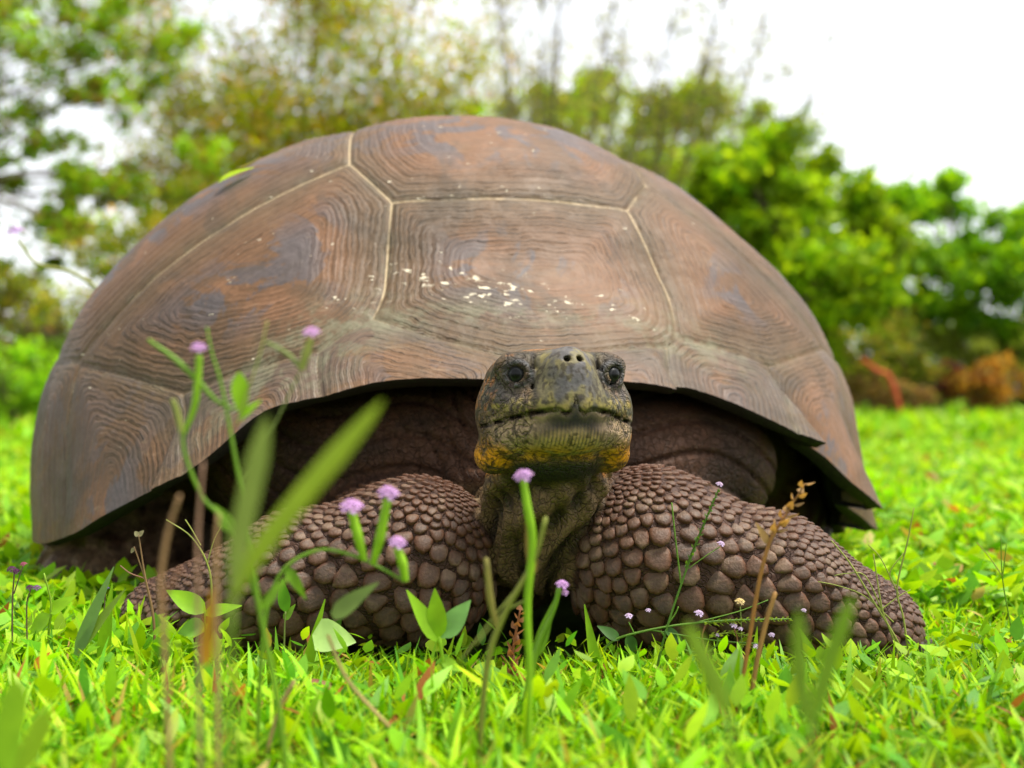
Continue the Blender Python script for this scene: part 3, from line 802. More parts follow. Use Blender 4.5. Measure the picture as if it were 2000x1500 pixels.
def build_grass():
    rng = np.random.default_rng(21)
    g = MB(); h = MB()
    def put(mb, n, y0, y1, Lr, Wr, leanr, curver, w, rows, prof, zr=(0, 0), power=1.0, twist=1.2, margin=.1):
        B = scatter(rng, n, y0, y1, margin, power); n = len(B)
        B[:, 2] += rng.uniform(zr[0], zr[1], n)
        patch = vnoise(B, 5, 13, 2)
        L = rng.uniform(*Lr, n) * (.7 + .6 * patch); W = rng.uniform(*Wr, n); L = L * np.where((B[:, 1] > .84) & (B[:, 1] < 1.5) & (np.abs(B[:, 0]) < .62), .74, 1.0)
        col = pick(rng, n, w) * (.75 + .5 * patch)[:, None]
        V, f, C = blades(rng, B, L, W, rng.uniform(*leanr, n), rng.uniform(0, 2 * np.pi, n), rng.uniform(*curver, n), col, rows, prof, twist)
        mb.add(V, f4=f, col=C)
    W1 = (5, 5, 2.6, 2.6, 1.4, .6, .18); W2 = (5, 5.5, 2.2, 2.8, 1.6, .2, .28)
    put(g, 27000, .46, 1.36, (.022, .050), (.0018, .0038), (.0, .7), (0, .55), W1, 5, blade_p)
    put(g, 7500, .48, 1.36, (.032, .066), (.0032, .0066), (.05, .75), (.05, .6), W1, 6, lance_p, twist=.7)
    put(h, 3600, .46, 1.36, (.014, .030), (.005, .011), (.5, 1.5), (-.1, .35), W2, 5, ovate_p, (.008, .036))
    put(h, 300, .50, 1.30, (.024, .038), (.011, .018), (.4, 1.4), (-.1, .3), W2, 6, ovate_p, (.012, .036))
    put(g, 30000, 1.36, 5, (.03, .085), (.004, .009), (0, .9), (0, .5), W1, 4, blade_p, power=1.3, margin=.5)
    put(h, 30000, 1.2, 5, (.022, .045), (.012, .024), (.5, 1.5), (-.1, .3), W2, 4, ovate_p, (.01, .05), power=1.3, margin=.5)
    put(g, 42000, 5, 26, (.07, .20), (.012, .03), (0, .9), (0, .5), W1, 3, blade_p, margin=3, power=1.2)
    put(h, 36000, 5, 26, (.05, .11), (.03, .06), (.5, 1.5), (-.1, .3), W2, 3, ovate_p, (.02, .09), margin=3, power=1.2)
    put(g, 900, .80, 1.02, (.032, .062), (.005, .0095), (.0, .5), (.05, .5), W1, 7, lance_p, twist=.6)
    put(g, 5000, .46, 1.36, (.03, .06), (.0012, .0024), (.0, 1.1), (0, .8), (1, 2, 0, 1, .5, 4, 1.4), 5, blade_p)
    put(g, 1500, .62, .98, (.045, .080), (.004, .0075), (.05, .55), (.1, .6), W1, 7, lance_p, twist=.5)
    put(g, 620, .78, .99, (.055, .090), (.004, .0075), (.05, .45), (.05, .5), W1, 8, lance_p, twist=.5)
    put(h, 260, .70, 1.0, (.022, .036), (.007, .012), (.2, 1.2), (-.1, .3), W2, 6, ovate_p, (.02, .05))
    def left_weeds(mb, n, Lr, Wr, leanr, curver, w, rows, prof, zr, twist):
        y = rng.uniform(.95, 1.75, n); x = -.44 * y + rng.uniform(-.06, .17, n) * (1 + 0 * y); B = np.stack([x, y, np.full(n, -.004)], 1)
        lx = x - TC[0]; ly = y - TC[1]; B = B[(lx / .50) ** 2 + (ly / .45) ** 2 > 1]; n = len(B); B[:, 2] += rng.uniform(*zr, n)
        V, f, C = blades(rng, B, rng.uniform(*Lr, n), rng.uniform(*Wr, n), rng.uniform(*leanr, n), rng.uniform(0, 6.28, n), rng.uniform(*curver, n), pick(rng, n, w), rows, prof, twist)
        mb.add(V, f4=f, col=C)
    left_weeds(g, 700, (.03, .065), (.004, .008), (0, .7), (0, .5), W1, 6, lance_p, (0, .01), .8)
    left_weeds(h, 900, (.02, .034), (.010, .018), (.3, 1.4), (-.1, .3), W2, 5, ovate_p, (.01, .035), 1.2)
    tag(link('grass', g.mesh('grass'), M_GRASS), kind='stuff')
    tag(link('ground_cover', h.mesh('ground_cover'), M_LEAF), kind='stuff')
build_grass()

# ------------------------------------------------------------------ trees and shrubs behind the meadow
def leaf_cloud(rng, centres, n, spread, size, pal, wts=None, squash=.8, ratio=.5, tint_clump=.25):
    """n leaves around the clump centres; every leaf a small folded blade of its own"""
    k = rng.integers(0, len(centres), n)
    ct = centres[k] + rng.normal(0, 1, (n, 3)) * spread[k][:, None] * np.array([1, 1, squash])
    d = nz(rng.normal(0, 1, (n, 3)) + np.array([0, 0, -.25])); s = nz(np.cross(d, rng.normal(0, 1, (n, 3))))
    u = np.cross(d, s)
    L = size * rng.uniform(.6, 1.3, n)[:, None]; W = L * ratio
    V = np.stack([ct - d * L * .5, ct - s * W * .5 + u * W * .15, ct + d * L * .5, ct + s * W * .5 + u * W * .15, ct + 0 * d], 1)
    b = np.arange(n)[:, None] * 5
    f = np.concatenate([b + [[0, 1, 4]], b + [[1, 2, 4]], b + [[2, 3, 4]], b + [[3, 0, 4]]]) if n < 3000 else np.concatenate([b + [[0, 1, 2]], b + [[0, 2, 3]]])
    pal = np.asarray(pal, float); base = pal[rng.choice(len(pal), n, p=None if wts is None else np.array(wts) / sum(wts))]
    ck = 1 + tint_clump * rng.normal(0, 1, len(centres))
    C = base * np.clip(ck[k], .5, 1.6)[:, None] * rng.uniform(.75, 1.25, (n, 1))
    return V.reshape(-1, 3), f, np.repeat(C, 5, 0)
def ellipsoid_clumps(rng, ells, per, fk=.22):
    cs, sp = [], []
    for (px, py, rx, ry, Y, dep) in ells:
        c = at(px, py, Y); r = np.array([rx / F * Y, dep, ry / F * Y])
        m = max(9, int(per * (rx * ry) / 10000))
        q = nz(rng.normal(0, 1, (m, 3))) * rng.uniform(.25, 1, (m, 1)) ** .45
        cs.append(c + q * r); sp.append(np.full(m, fk * min(r[0], r[2]) + .02) * rng.uniform(.6, 1.2, m))
    return np.vstack(cs), np.concatenate(sp)
def limbs(rng, base, centres, r0, col, n_main=5, sides=6):
    mb = MB(); top = centres.mean(0); base = np.asarray(base, float)
    fork = base + (top - base) * np.array([.35, .35, .42])
    mb.tube([base, base + (fork - base) * .5 + rng.normal(0, .04, 3), fork], [r0, r0 * .8, r0 * .65], 8, col=col)
    sel = rng.permutation(len(centres))
    mains = [fork + (centres[i] - fork) * .55 + rng.normal(0, .08, 3) for i in sel[:n_main]]
    for m in mains: mb.tube([fork, fork + (m - fork) * .5 + rng.normal(0, .06, 3) + [0, 0, .05], m], [r0 * .5, r0 * .28], sides, col=col)
    M = np.array(mains)
    for i in sel[:90]:
        c = centres[i]; j = ((M - c) ** 2).sum(1).argmin(); a = M[j]
        mb.tube([a, (a + c) / 2 + rng.normal(0, .05, 3) + [0, 0, .03], c], [r0 * .2, r0 * .07], 4, n=6, col=col)
    return mb
def tree(name, label, cat, root_px, Y, ells, nleaf, size, pal, wts=None, per=5, r0=.09, bark=(.16, .12, .07), group=None, seed=1, squash=.8, ratio=.5, tint=.25, fork=.22):
    rng = np.random.default_rng(seed)
    base = np.array([(root_px - 1000) / F * Y, Y, -.05])
    o = empty(name, base); tag(o, label, cat, group, 'thing')
    cs, sp = ellipsoid_clumps(rng, ells, per, fork)
    V, f, C = leaf_cloud(rng, cs, nleaf, sp, size, pal, wts, squash, ratio, tint)
    link('crown', make_mesh('crown', V - base, [f], colattr=C), M_TREE, o)
    mb = limbs(rng, base, cs, r0, bark)
    mb.V = [v - base for v in mb.V]
    link('trunk', mb.mesh('trunk'), M_BARK, o)
    return o
def wisp(name, label, cat, root_px, Y, stems, nleaf, size, pal, wts=None, r0=.03, bark=(.13, .10, .06), group=None, seed=1, fan=.5, sub=9, spread=.10):
    """a slender many-stemmed tree: long upright shoots, thin side twigs, small scattered leaves"""
    rng = np.random.default_rng(seed)
    base = np.array([(root_px - 1000) / F * Y, Y, -.05]); o = empty(name, base); tag(o, label, cat, group, 'thing')
    mb = MB(); tips = []
    for (px, py, bend) in stems:
        tgt = at(px, py, Y + rng.uniform(-.7, .7)); st = base + np.array([rng.normal(0, .12), rng.normal(0, .12), 0])
        mid = st + (tgt - st) * np.array([.35, .4, .5]) + np.array([bend, 0, 0])
        P = spline([st, mid, tgt], 26)
        mb.tube(P, [r0 * rng.uniform(.7, 1.1), r0 * .12], 5, smoothpath=False, col=bark)
        for k in range(sub):
            i = int(rng.integers(6, 25)); a = P[i]; d = nz(P[min(i + 1, 25)] - P[i - 1])
            e = nz(d + rng.normal(0, fan, 3) + [0, 0, .15]); ln = (1 - i / 32) * rng.uniform(.5, 1.3) * (tgt[2] - st[2]) * .28
            Q = spline([a, a + e * ln * .5 + rng.normal(0, .03, 3), a + e * ln + [0, 0, .05]], 8)
            mb.tube(Q, [r0 * .22, r0 * .06], 4, smoothpath=False, col=bark)
            tips += list(Q[2:])
            for q in range(3):
                b0 = Q[int(rng.integers(2, 7))]; e2 = nz(e + rng.normal(0, .7, 3)); Q2 = spline([b0, b0 + e2 * ln * .4], 4)
                mb.tube(Q2, [r0 * .09, r0 * .04], 3, smoothpath=False, col=bark); tips += list(Q2[1:])
        tips += list(P[14:])
    tips = np.array(tips)
    V, f, C = leaf_cloud(rng, tips, nleaf, np.full(len(tips), spread), size, pal, wts, .8, .42, .2)
    mb.V = [v - base for v in mb.V]
    link('crown', make_mesh('crown', V - base, [f], colattr=C), M_TREE, o)
    link('trunk', mb.mesh('trunk'), M_BARK, o)
    return o
OLIVE = [(.37, .40, .014), (.43, .36, .022), (.48, .25, .035), (.25, .36, .012)]
GREEN = [(.22, .42, .012), (.28, .46, .014), (.16, .33, .016)]
BRIGHT = [(.27, .44, .006), (.36, .50, .008), (.17, .34, .006)]
TRG = 'trees and shrubs behind the meadow'
tree('leafy_tree', 'tall green leafy tree with wide sky gaps, left of the dome', 'tree', -120, 9.0,
     [(60, 40, 170, 110, 9, .8), (250, 60, 140, 120, 9.2, .8), (-60, 230, 150, 90, 9, .8), (120, 330, 170, 70, 9.2, .7), (40, 480, 190, 80, 8.8, .8), (230, 430, 150, 110, 9, .8), (200, 210, 90, 60, 9, .6), (380, 330, 90, 70, 9.3, .5), (-150, 60, 150, 200, 9, .8), (-380, 60, 170, 160, 9, .8), (-420, 300, 160, 120, 9.2, .8), (-300, 470, 160, 100, 9, .8)],
     22000, .075, GREEN + [(.26, .28, .02), (.34, .2, .04)], (4, 4, 2, 4, 1.5), per=15, r0=.05, group=TRG, seed=2, fork=.13)
wisp('airy_tree', 'airy olive and rust tinted tree rising behind the top of the shell', 'tree', 560, 10.5,
     [(250, -160, -.2), (330, 40, -.3), (420, -180, -.1), (480, 60, 0), (560, -200, .1), (620, -40, 0), (700, -190, .1), (770, 20, .2), (850, -160, .2), (390, 200, -.2), (520, 210, 0), (680, 190, .2), (930, 60, .4), (300, 260, -.5), (830, 200, .3)],
     41000, .072, OLIVE, (5, 3, 2.4, 6), r0=.028, group=TRG, seed=3, sub=14, spread=.20)
wisp('twiggy_tree', 'thin tree of bare grey twigs reaching up against white sky', 'tree', 1080, 9.5,
     [(960, -120, -.1), (1060, -60, 0), (1100, -140, 0), (1200, 0, .1), (1340, -60, .2), (1420, -20, .3), (1020, 90, -.1), (1160, 110, .1), (1280, 110, .2), (1000, 200, -.1), (1120, 230, 0), (1420, 60, .5), (1500, 20, .6), (1380, 130, .4), (1240, -40, .2), (1320, 40, .3), (1080, 60, 0), (980, 20, -.2)],
     9000, .05, [(.26, .27, .04), (.20, .24, .03), (.27, .22, .07)], r0=.034, group=TRG, seed=4, sub=17, spread=.09, fan=.8, bark=(.15, .13, .08))
wisp('twiggy_tree', 'small spray of bare twigs leaning right over the round olive bush', 'tree', 1400, 10.0,
     [(1500, 130, .1), (1560, 90, .1), (1615, 75, .1), (1450, 190, 0), (1530, 180, .1)], 1200, .05, [(.24, .25, .05), (.16, .18, .05)], r0=.028, group=TRG, seed=5, sub=7, spread=.06, fan=.45, bark=(.15, .13, .08))
tree('olive_bush', 'rounded olive green bush sloping down behind the right of the dome', 'bush', 1200, 12.0,
     [(1000, 250, 150, 90, 12, 1), (1180, 260, 150, 90, 12, 1), (1340, 290, 150, 100, 12, 1), (1470, 330, 110, 110, 12, .9), (1250, 400, 260, 160, 12.2, 1), (850, 320, 150, 110, 12.2, 1), (1120, 190, 110, 50, 12, .6), (1400, 220, 100, 50, 12, .6), (900, 560, 170, 140, 12.2, .8), (1150, 620, 200, 120, 12.2, .8)],
     22000, .085, [(.36, .46, .012), (.27, .46, .010), (.33, .28, .035), (.16, .25, .014)], (4, 4, 1.6, 3), per=6, r0=.08, group=TRG, seed=6)
tree('olive_bush', 'low olive thicket with reddish stems at the far left edge', 'bush', 150, 8.0,
     [(60, 580, 170, 90, 8, .5), (250, 560, 140, 110, 8.2, .5), (420, 470, 160, 100, 8.6, .5), (-120, 600, 150, 110, 8, .5)],
     7000, .065, [(.24, .28, .022), (.30, .27, .035), (.17, .26, .014), (.30, .18, .05)], (4, 3, 3, 1), per=7, r0=.04, group=TRG, seed=7)
tree('bright_bush', 'bright green bush of dense leaves stepping down beside the shell', 'bush', 1560, 8.5,
     [(1450, 340, 90, 60, 8.5, .5), (1530, 330, 120, 70, 8.5, .5), (1610, 410, 90, 70, 8.5, .5), (1680, 470, 70, 60, 8.5, .4), (1560, 700, 110, 50, 8.4, .4), (1500, 430, 150, 90, 8.5, .6), (1620, 500, 150, 90, 8.4, .6), (1560, 600, 130, 70, 8.4, .5), (1400, 420, 90, 80, 8.6, .4)],
     17000, .085, BRIGHT, (4, 4, 4), per=14, r0=.06, group=TRG, seed=8, ratio=.6)
tree('round_tree', 'dark green round topped tree nearest the right edge', 'tree', 1900, 10.0,
     [(1840, 385, 55, 40, 10, .4), (1790, 450, 130, 70, 10, .7), (1930, 480, 140, 70, 10, .7), (1830, 560, 180, 80, 10, .8), (1990, 590, 150, 90, 10, .8), (2110, 520, 130, 110, 10, .8), (1720, 520, 90, 80, 10.2, .6), (1760, 620, 110, 50, 10, .5), (1880, 640, 130, 50, 10.1, .5), (1730, 430, 70, 50, 9.8, .5), (2010, 460, 90, 60, 10, .5), (1700, 570, 80, 60, 10, .5)],
     20000, .085, [(.19, .40, .006), (.26, .46, .006), (.11, .28, .008)], (4, 4, 3), per=13, r0=.07, group=TRG, seed=9, ratio=.6, fork=.19)
tree('low_shrub', 'lime green shrub low at the left edge of the lawn', 'shrub', 40, 6.0,
     [(10, 700, 120, 50, 6, .3), (-130, 700, 120, 70, 6, .3), (130, 740, 80, 36, 6, .3), (60, 790, 120, 30, 6, .3)], 5200, .05, [(.22, .42, .010), (.28, .48, .012), (.15, .32, .012)], per=9, r0=.02, group=TRG, seed=10)
tree('low_shrub', 'olive shrub with bare brown stems under the bright bush', 'shrub', 1690, 9.0,
     [(1650, 690, 90, 60, 9, .3), (1740, 680, 80, 60, 9.1, .3), (1700, 740, 90, 30, 8.9, .3), (1790, 715, 60, 40, 9, .3)], 4200, .06, [(.20, .25, .02), (.27, .22, .04), (.13, .22, .012)], per=7, r0=.03, group=TRG, seed=12)
tree('low_shrub', 'pale olive mounded shrub under the dark round tree', 'shrub', 1880, 9.6,
     [(1860, 690, 120, 55, 9.6, .4), (1970, 700, 110, 50, 9.6, .4)], 3400, .055, [(.27, .30, .06), (.22, .28, .03)], per=9, r0=.03, group=TRG, seed=13)
tree('low_shrub', 'olive green thicket closing the gap under the trees at right', 'shrub', 1800, 13.0,
     [(1580, 680, 110, 80, 13, .4), (1740, 690, 120, 80, 13, .4), (1900, 700, 120, 80, 13, .4), (2060, 700, 110, 90, 13, .4), (2260, 680, 150, 110, 13, .5), (2500, 670, 160, 120, 13, .5), (1380, 690, 130, 80, 13, .4), (1740, 760, 170, 34, 12.8, .3), (1790, 722, 90, 46, 12.6, .3), (1650, 730, 80, 40, 12.6, .3), (2000, 760, 170, 34, 12.8, .3)], 17000, .08, [(.17, .24, .02), (.24, .24, .04), (.12, .22, .012)], per=8, r0=.03, group=TRG, seed=19)
tree('low_shrub', 'green thicket far behind at the left edge of the lawn', 'shrub', 60, 12.0,
     [(-120, 690, 130, 90, 12, .4), (60, 700, 130, 80, 12, .4), (220, 690, 110, 90, 12, .4), (-320, 670, 150, 110, 12, .5), (-560, 660, 160, 120, 12, .5), (-820, 660, 170, 120, 12, .5), (400, 690, 120, 80, 12.2, .4), (600, 690, 130, 80, 12.4, .4), (40, 755, 190, 36, 11.8, .3), (-250, 755, 200, 40, 11.8, .3)], 19000, .08, [(.2, .33, .02), (.26, .34, .03), (.16, .28, .012)], per=8, r0=.03, group=TRG, seed=20)
tree('dry_shrub', 'rust orange dried shrub in front of the far trees', 'shrub', 1940, 9.0,
     [(1895, 762, 42, 34, 9, .2), (1955, 752, 50, 42, 9, .25), (1935, 722, 22, 16, 9, .1)], 2200, .06, [(.40, .20, .03), (.34, .14, .025), (.38, .26, .04)], per=16, r0=.02, seed=14)
tree('dry_shrub', 'small dark red shrub beside the rust orange one', 'shrub', 1845, 9.1,
     [(1850, 728, 26, 18, 9.1, .1), (1828, 762, 24, 22, 9.1, .1)], 700, .05, [(.20, .05, .02), (.04, .03, .035), (.12, .04, .03)], per=30, r0=.015, seed=15)
tree('dry_shrub', 'brown dry brush low beside the right flank of the shell', 'shrub', 1730, 8.4,
     [(1700, 765, 60, 26, 8.4, .2), (1770, 772, 50, 20, 8.4, .2)], 1500, .05, [(.22, .14, .05), (.28, .16, .06), (.16, .15, .03)], per=20, r0=.015, seed=16)
_b = MB(); _p = [at(1770, 790, 8.2), at(1740, 742, 8.2), at(1714, 724, 8.2), at(1684, 702, 8.2)]
_p[0][2] = -.02
_b.tube(_p, [.014, .017, .017, .014], 7, col=(.55, .10, .04))
tag(link('fallen_branch', _b.mesh('fallen_branch'), M_BARK), 'slanting red dead branch standing in the brown brush', 'branch')

# ------------------------------------------------------------------ single plants in front of the tortoise
def gpy(Y): return HOR + F * CH / Y
def leaf_geo(base, d, up, L, W, droop=.2, prof='ovate', fold=.18, rows=8):
    base = np.asarray(base, float); d = nz(d); s = nz(np.cross(d, up)); u = np.cross(s, d)
    t = np.linspace(0, 1, rows)
    w = {'ovate': lambda t: np.sin(np.pi * t ** .7), 'lance': lambda t: np.sin(np.pi * (t * .97 + .02) ** .55), 'heart': lambda t: np.sin(np.pi * np.clip(t, .0, 1) ** .5) ** .8, 'spat': lambda t: np.sin(np.pi * t ** 1.5)**.8,
         'blade': lambda t: np.minimum(1, (1 - t) * 2.5) * (.6 + .4 * np.minimum(1, t * 4))}[prof](t) * W / 2 + .0004
    ctr = base + d * (t * L)[:, None] - u * (droop * L * t ** 2)[:, None]
    V = np.stack([ctr - s * w[:, None] + u * (fold * w)[:, None], ctr, ctr + s * w[:, None] + u * (fold * w)[:, None]], 1).reshape(-1, 3)
    i = np.arange(rows - 1)[:, None] * 3 + np.array([0, 1])[None]
    return V, np.stack([i, i + 1, i + 4, i + 3], -1).reshape(-1, 4)
LILAC = (.52, .30, .66)
def flower_geo(rng, c, axis, R, n=15, col=LILAC):
    mb = MB(); a = nz(axis); s = nz(np.cross(a, [.3, 1, .2])); u = np.cross(a, s)
    for k in range(n):
        th = k * 2.39996; r = math.sqrt((k + .5) / n)
        p = np.asarray(c) + R * (.85 * r * (math.cos(th) * s + math.sin(th) * u) + (.55 * (1 - r * r)) * a)
        nrm = nz(a + 1.0 * r * (math.cos(th) * s + math.sin(th) * u)); s2 = nz(np.cross(nrm, a + [.01, .02, 0])); u2 = np.cross(nrm, s2)
        pr = R * .40; V = [p - nrm * pr * .25]; rot = rng.uniform(0, 6.28)
        for q in range(10):
            rr = pr * (1.0 if q % 2 == 0 else .42); an = rot + q * math.pi / 5
            V.append(p + rr * (math.cos(an) * s2 + math.sin(an) * u2) + nrm * (.12 * pr if q % 2 == 0 else 0))
        cc = np.array(col) * rng.uniform(.8, 1.25)
        mb.add(V, f3=[(0, 1 + q, 1 + (q + 1) % 10) for q in range(10)], col=cc)
        mb.add(np.array([p + nrm * pr * .05 + pr * .12 * (math.cos(x) * s2 + math.sin(x) * u2) for x in (0, 2.1, 4.2)]), f3=[(0, 1, 2)], col=(.55, .42, .3))
    return mb
PR = np.random.default_rng(77)
GRN = (.13, .26, .012); LIME = (.22, .42, .010); DRY = (.30, .17, .075); DRYRED = (.27, .11, .06); YEL = (.27, .30, .06); DULL = (.17, .22, .05)
def plant(name, label, cat, root, Y, stems=(), leaves=(), flowers=(), group=None, spikes=()):
    """stems [(points px, radii, colour)], leaves [(base px, tip px, width m, profile, colour, droop, face)], flowers [(px, R, colour)], spikes: knobbly seed heads"""
    b = np.array([(root - 1000) / F * Y, Y, 0.0]); o = empty(name, b); tag(o, label, cat, group, 'thing')
    def p3(q): return at(q[0], q[1], Y + (q[2] if len(q) > 2 else 0)) - b
    for pts, r, col in stems:
        mb = MB(); P = [p3(q) for q in pts]
        mb.tube(P, r, 6, col=np.array(col))
        link('stem', mb.mesh('stem'), M_STEM, o)
    for (q0, q1, W, prof, col, droop, face) in leaves:
        a, c = p3(q0), p3(q1); d = c - a; L = np.linalg.norm(d)
        up = np.array([face, -.75, .55])
        V, f = leaf_geo(a, d, up, L, W, droop, prof)
        v0 = 1 + .12 * np.sin(np.arange(len(V)) * 1.7)[:, None]
        link('leaf', make_mesh('leaf', V, [f], colattr=np.array(col) * v0), M_LEAF, o)
    for (q, R, col) in flowers:
        c = p3(q); mb = flower_geo(PR, c, (PR.normal(0, .15), -.35, 1), R, col=col)
        link('flower', mb.mesh('flower'), M_PETAL, o)
    for pts, r, n, sz, col in spikes:
        P = spline([p3(q) for q in pts], n); mb = MB()
        mb.tube(P, [r, r * .5], 4, smoothpath=False, col=np.array(col))
        T = nz(np.gradient(P, axis=0))
        for k in range(n):
            a = k * 2.4; e = nz(np.cross(T[k], [math.cos(a), math.sin(a), .3])); dd = nz(T[k] * .9 + e)
            V, f = leaf_geo(P[k], dd, e, sz * PR.uniform(.7, 1.2) * (1 - .45 * k / n), sz * .45, 0, 'ovate', .5, 4)
            mb.add(V, f4=f, col=np.array(col) * PR.uniform(.75, 1.25))
        link('seed_head', mb.mesh('seed_head'), M_LEAF, o)
    return o
WG = 'lilac wildflowers in front of the tortoise'
Y = .63; g = gpy(Y)
plant('wildflower', 'tall branching wildflower with lime bud and two lilac heads before the left flank', 'wildflower', 575, Y,
      [([(575, g), (545, 1390), (505, 1180), (478, 1000), (455, 870), (432, 750), (414, 690), (404, 640)], [.0020, .0015, .0010, .0006], GRN),
       ([(503, 1175), (470, 1080), (432, 1010), (395, 970), (362, 890), (356, 840)], [.0012, .0012, .0010], GRN),
       ([(356, 845), (345, 800), (338, 782)], [.0020, .0016], YEL),
       ([(358, 850), (378, 800), (386, 750), (389, 695)], [.0012, .0022, .0020], LIME),
       ([(458, 800), (420, 780), (385, 742), (340, 700), (290, 664)], [.0008, .0014, .0016, .0009], GRN),
       ([(468, 940), (520, 860), (565, 770), (588, 722)], [.0007, .0006], DULL),
       ([(588, 722), (598, 690), (607, 662)], [.0022, .0026, .0020], YEL),
       ([(590, 720), (560, 690), (520, 668)], [.0016, .0008], DULL),
       ([(462, 830), (490, 745), (508, 690), (522, 628)], [.0006, .0005], YEL)],
      [((474, 822), (466, 726), .0088, 'spat', LIME, .05, 0), ((474, 812), (508, 780), .004, 'lance', LIME, .1, 0), ((456, 1040), (418, 985), .007, 'ovate', GRN, .1, 0), ((512, 1190), (560, 1120), .005, 'lance', GRN, .2, 0)],
      [((388, 680), .0050, LILAC), ((608, 650), .0052, LILAC)], WG)
Y = .70; g = gpy(Y)
plant('wildflower', 'wildflower with three lilac heads close together before the left foreleg', 'wildflower', 500, Y,
      [([(500, g), (512, 1260), (545, 1125), (620, 1075), (690, 1085), (745, 1110), (790, 1135)], [.0015, .0012, .0010, .0009], GRN),
       ([(712, 1095), (700, 1050), (687, 1000)], [.0022, .0034, .0028], LIME),
       ([(728, 1102), (742, 1050), (757, 975)], [.0020, .0034, .0028], LIME),
       ([(792, 1135), (786, 1100), (776, 1072)], [.0022, .0034, .0026], LIME)],
      [((650, 1205), (735, 1135), .011, 'lance', (.14, .2, .05), .1, 0), ((560, 1110), (600, 1170), .006, 'lance', GRN, .2, 0)],
      [((686, 990), .0078, LILAC), ((758, 964), .0074, LILAC), ((776, 1060), .0062, LILAC)], WG)
Y = .70; g = gpy(Y)
plant('wildflower', 'upright wildflower with one lilac head right under the chin', 'wildflower', 1030, Y,
      [([(1030, g), (1034, 1320), (1030, 1180), (1040, 1060), (1030, 990), (1022, 940)], [.0022, .0022, .0026, .0028, .0022], LIME),
       ([(930, g), (950, 1310), (985, 1200), (1040, 1100), (1066, 1012)], [.0018, .0021, .0018, .0017], (.19, .21, .03)),
       ([(972, 1235), (958, 1170), (950, 1092)], [.0015, .0024, .0018], (.22, .19, .04)),
       ([(1010, 1150), (960, 1210), (900, 1290)], [.0007, .0005], YEL), ([(1030, 1170), (980, 1200), (930, 1260)], [.0007, .0005], YEL)],
      [((1042, 1120), (1028, 1010), .006, 'lance', (.25, .17, .05), .05, 0)], [((1022, 930), .0066, LILAC)], WG)
Y = .80; g = gpy(Y)
plant('wildflower', 'short wildflower with a small drooping lilac head below the neck', 'wildflower', 1010, Y,
      [([(1010, g), (1045, 1280), (1080, 1195), (1092, 1150)], [.0026, .0024, .0016, .0020], GRN)], [((1048, 1280), (1082, 1170), .008, 'lance', GRN, .1, 0)], [((1098, 1142), .0050, LILAC), ((1103, 1158), .0030, LILAC)], WG)
Y = .965; g = gpy(Y); PALE = (.62, .48, .78)
plant('wildflower', 'slender wildflower with thin beaded stalk across the right foreleg', 'wildflower', 1275, Y,
      [([(1275, g), (1300, 1235), (1338, 1120), (1372, 1030), (1404, 955)], [.0011, .0010, .0008, .0006], (.09, .19, .02)), ([(1330, 1140), (1319, 1050), (1312, 982)], [.0008, .0006], (.11, .21, .02)), ([(1345, 1110), (1380, 1085), (1406, 1068)], [.0004, .0004], (.11, .21, .02))],
      [], [((1405, 946), .0034, PALE), ((1408, 1062), .0036, PALE)], WG, [([(1340, 1110), (1372, 1030), (1402, 960)], .0012, 26, .0045, (.10, .2, .02))])
plant('wildflower', 'sprawling wildflower of horizontal beaded stalks and tiny pale heads below the right foreleg', 'wildflower', 1180, Y,
      [([(1180, g), (1185, 1262), (1270, 1230), (1400, 1213), (1545, 1209)], [.0012, .0010, .0007], (.10, .2, .02)), ([(1270, 1230), (1390, 1250), (1490, 1258)], [.0008, .0006], (.10, .2, .02)), ([(1290, 1232), (1318, 1262), (1370, 1276), (1398, 1262), (1402, 1245)], [.0009, .0008], (.11, .22, .02)),
       ([(1300, 1225), (1318, 1200), (1325, 1185)], [.0008, .0006], (.11, .22, .02)), ([(1240, 1240), (1228, 1215)], [.0006, .0005], (.11, .22, .02)), ([(1380, 1215), (1372, 1250), (1395, 1310)], [.0008, .0006], DRYRED), ([(1420, 1340), (1440, 1260), (1434, 1228)], [.0008, .0006], DRYRED), ([(1350, 1218), (1440, 1195), (1500, 1172)], [.0006, .0004], (.10, .2, .02))],
      [((1225, 1240), (1245, 1285), .010, 'ovate', (.05, .13, .02), .2, 0), ((1210, 1250), (1170, 1220), .009, 'ovate', (.05, .13, .02), .2, 0), ((1300, 1228), (1345, 1262), .008, 'lance', (.05, .13, .02), .2, 0)],
      [((1228, 1203), .0036, PALE), ((1266, 1192), .0026, PALE), ((1365, 1198), .0044, PALE), ((1433, 1222), .0034, PALE), ((1446, 1228), .0026, PALE), ((1507, 1240), .0030, PALE), ((1476, 1262), .0034, PALE), ((1401, 1240), .0022, PALE), ((1570, 1192), .0024, PALE)], WG,
      [([(1375, 1217), (1460, 1211), (1545, 1209)], .001, 40, .0042, (.24, .32, .03)), ([(1385, 1242), (1430, 1236), (1470, 1244)], .001, 20, .0042, (.24, .32, .03)), ([(1440, 1258), (1490, 1262)], .001, 12, .0042, (.24, .32, .03))])
Y = .82; g = gpy(Y)
plant('dry_grass', 'orange brown dry seed stalk leaning across the right foreleg', 'dry plant', 1425, Y,
      [([(1425, g), (1450, 1330), (1480, 1150), (1503, 1060), (1535, 1005)], [.0016, .0015, .0014, .0010], (.34, .15, .035)), ([(1455, g), (1475, 1310), (1495, 1220), (1514, 1158)], [.0016, .0018, .0016], (.32, .17, .05))],
      [((1500, 1062), (1478, 1020), .005, 'lance', (.28, .17, .06), .1, 0)], [], 'dry stalks among the green plants', [([(1508, 1048), (1535, 1005), (1572, 945)], .0012, 16, .011, (.33, .18, .06))])
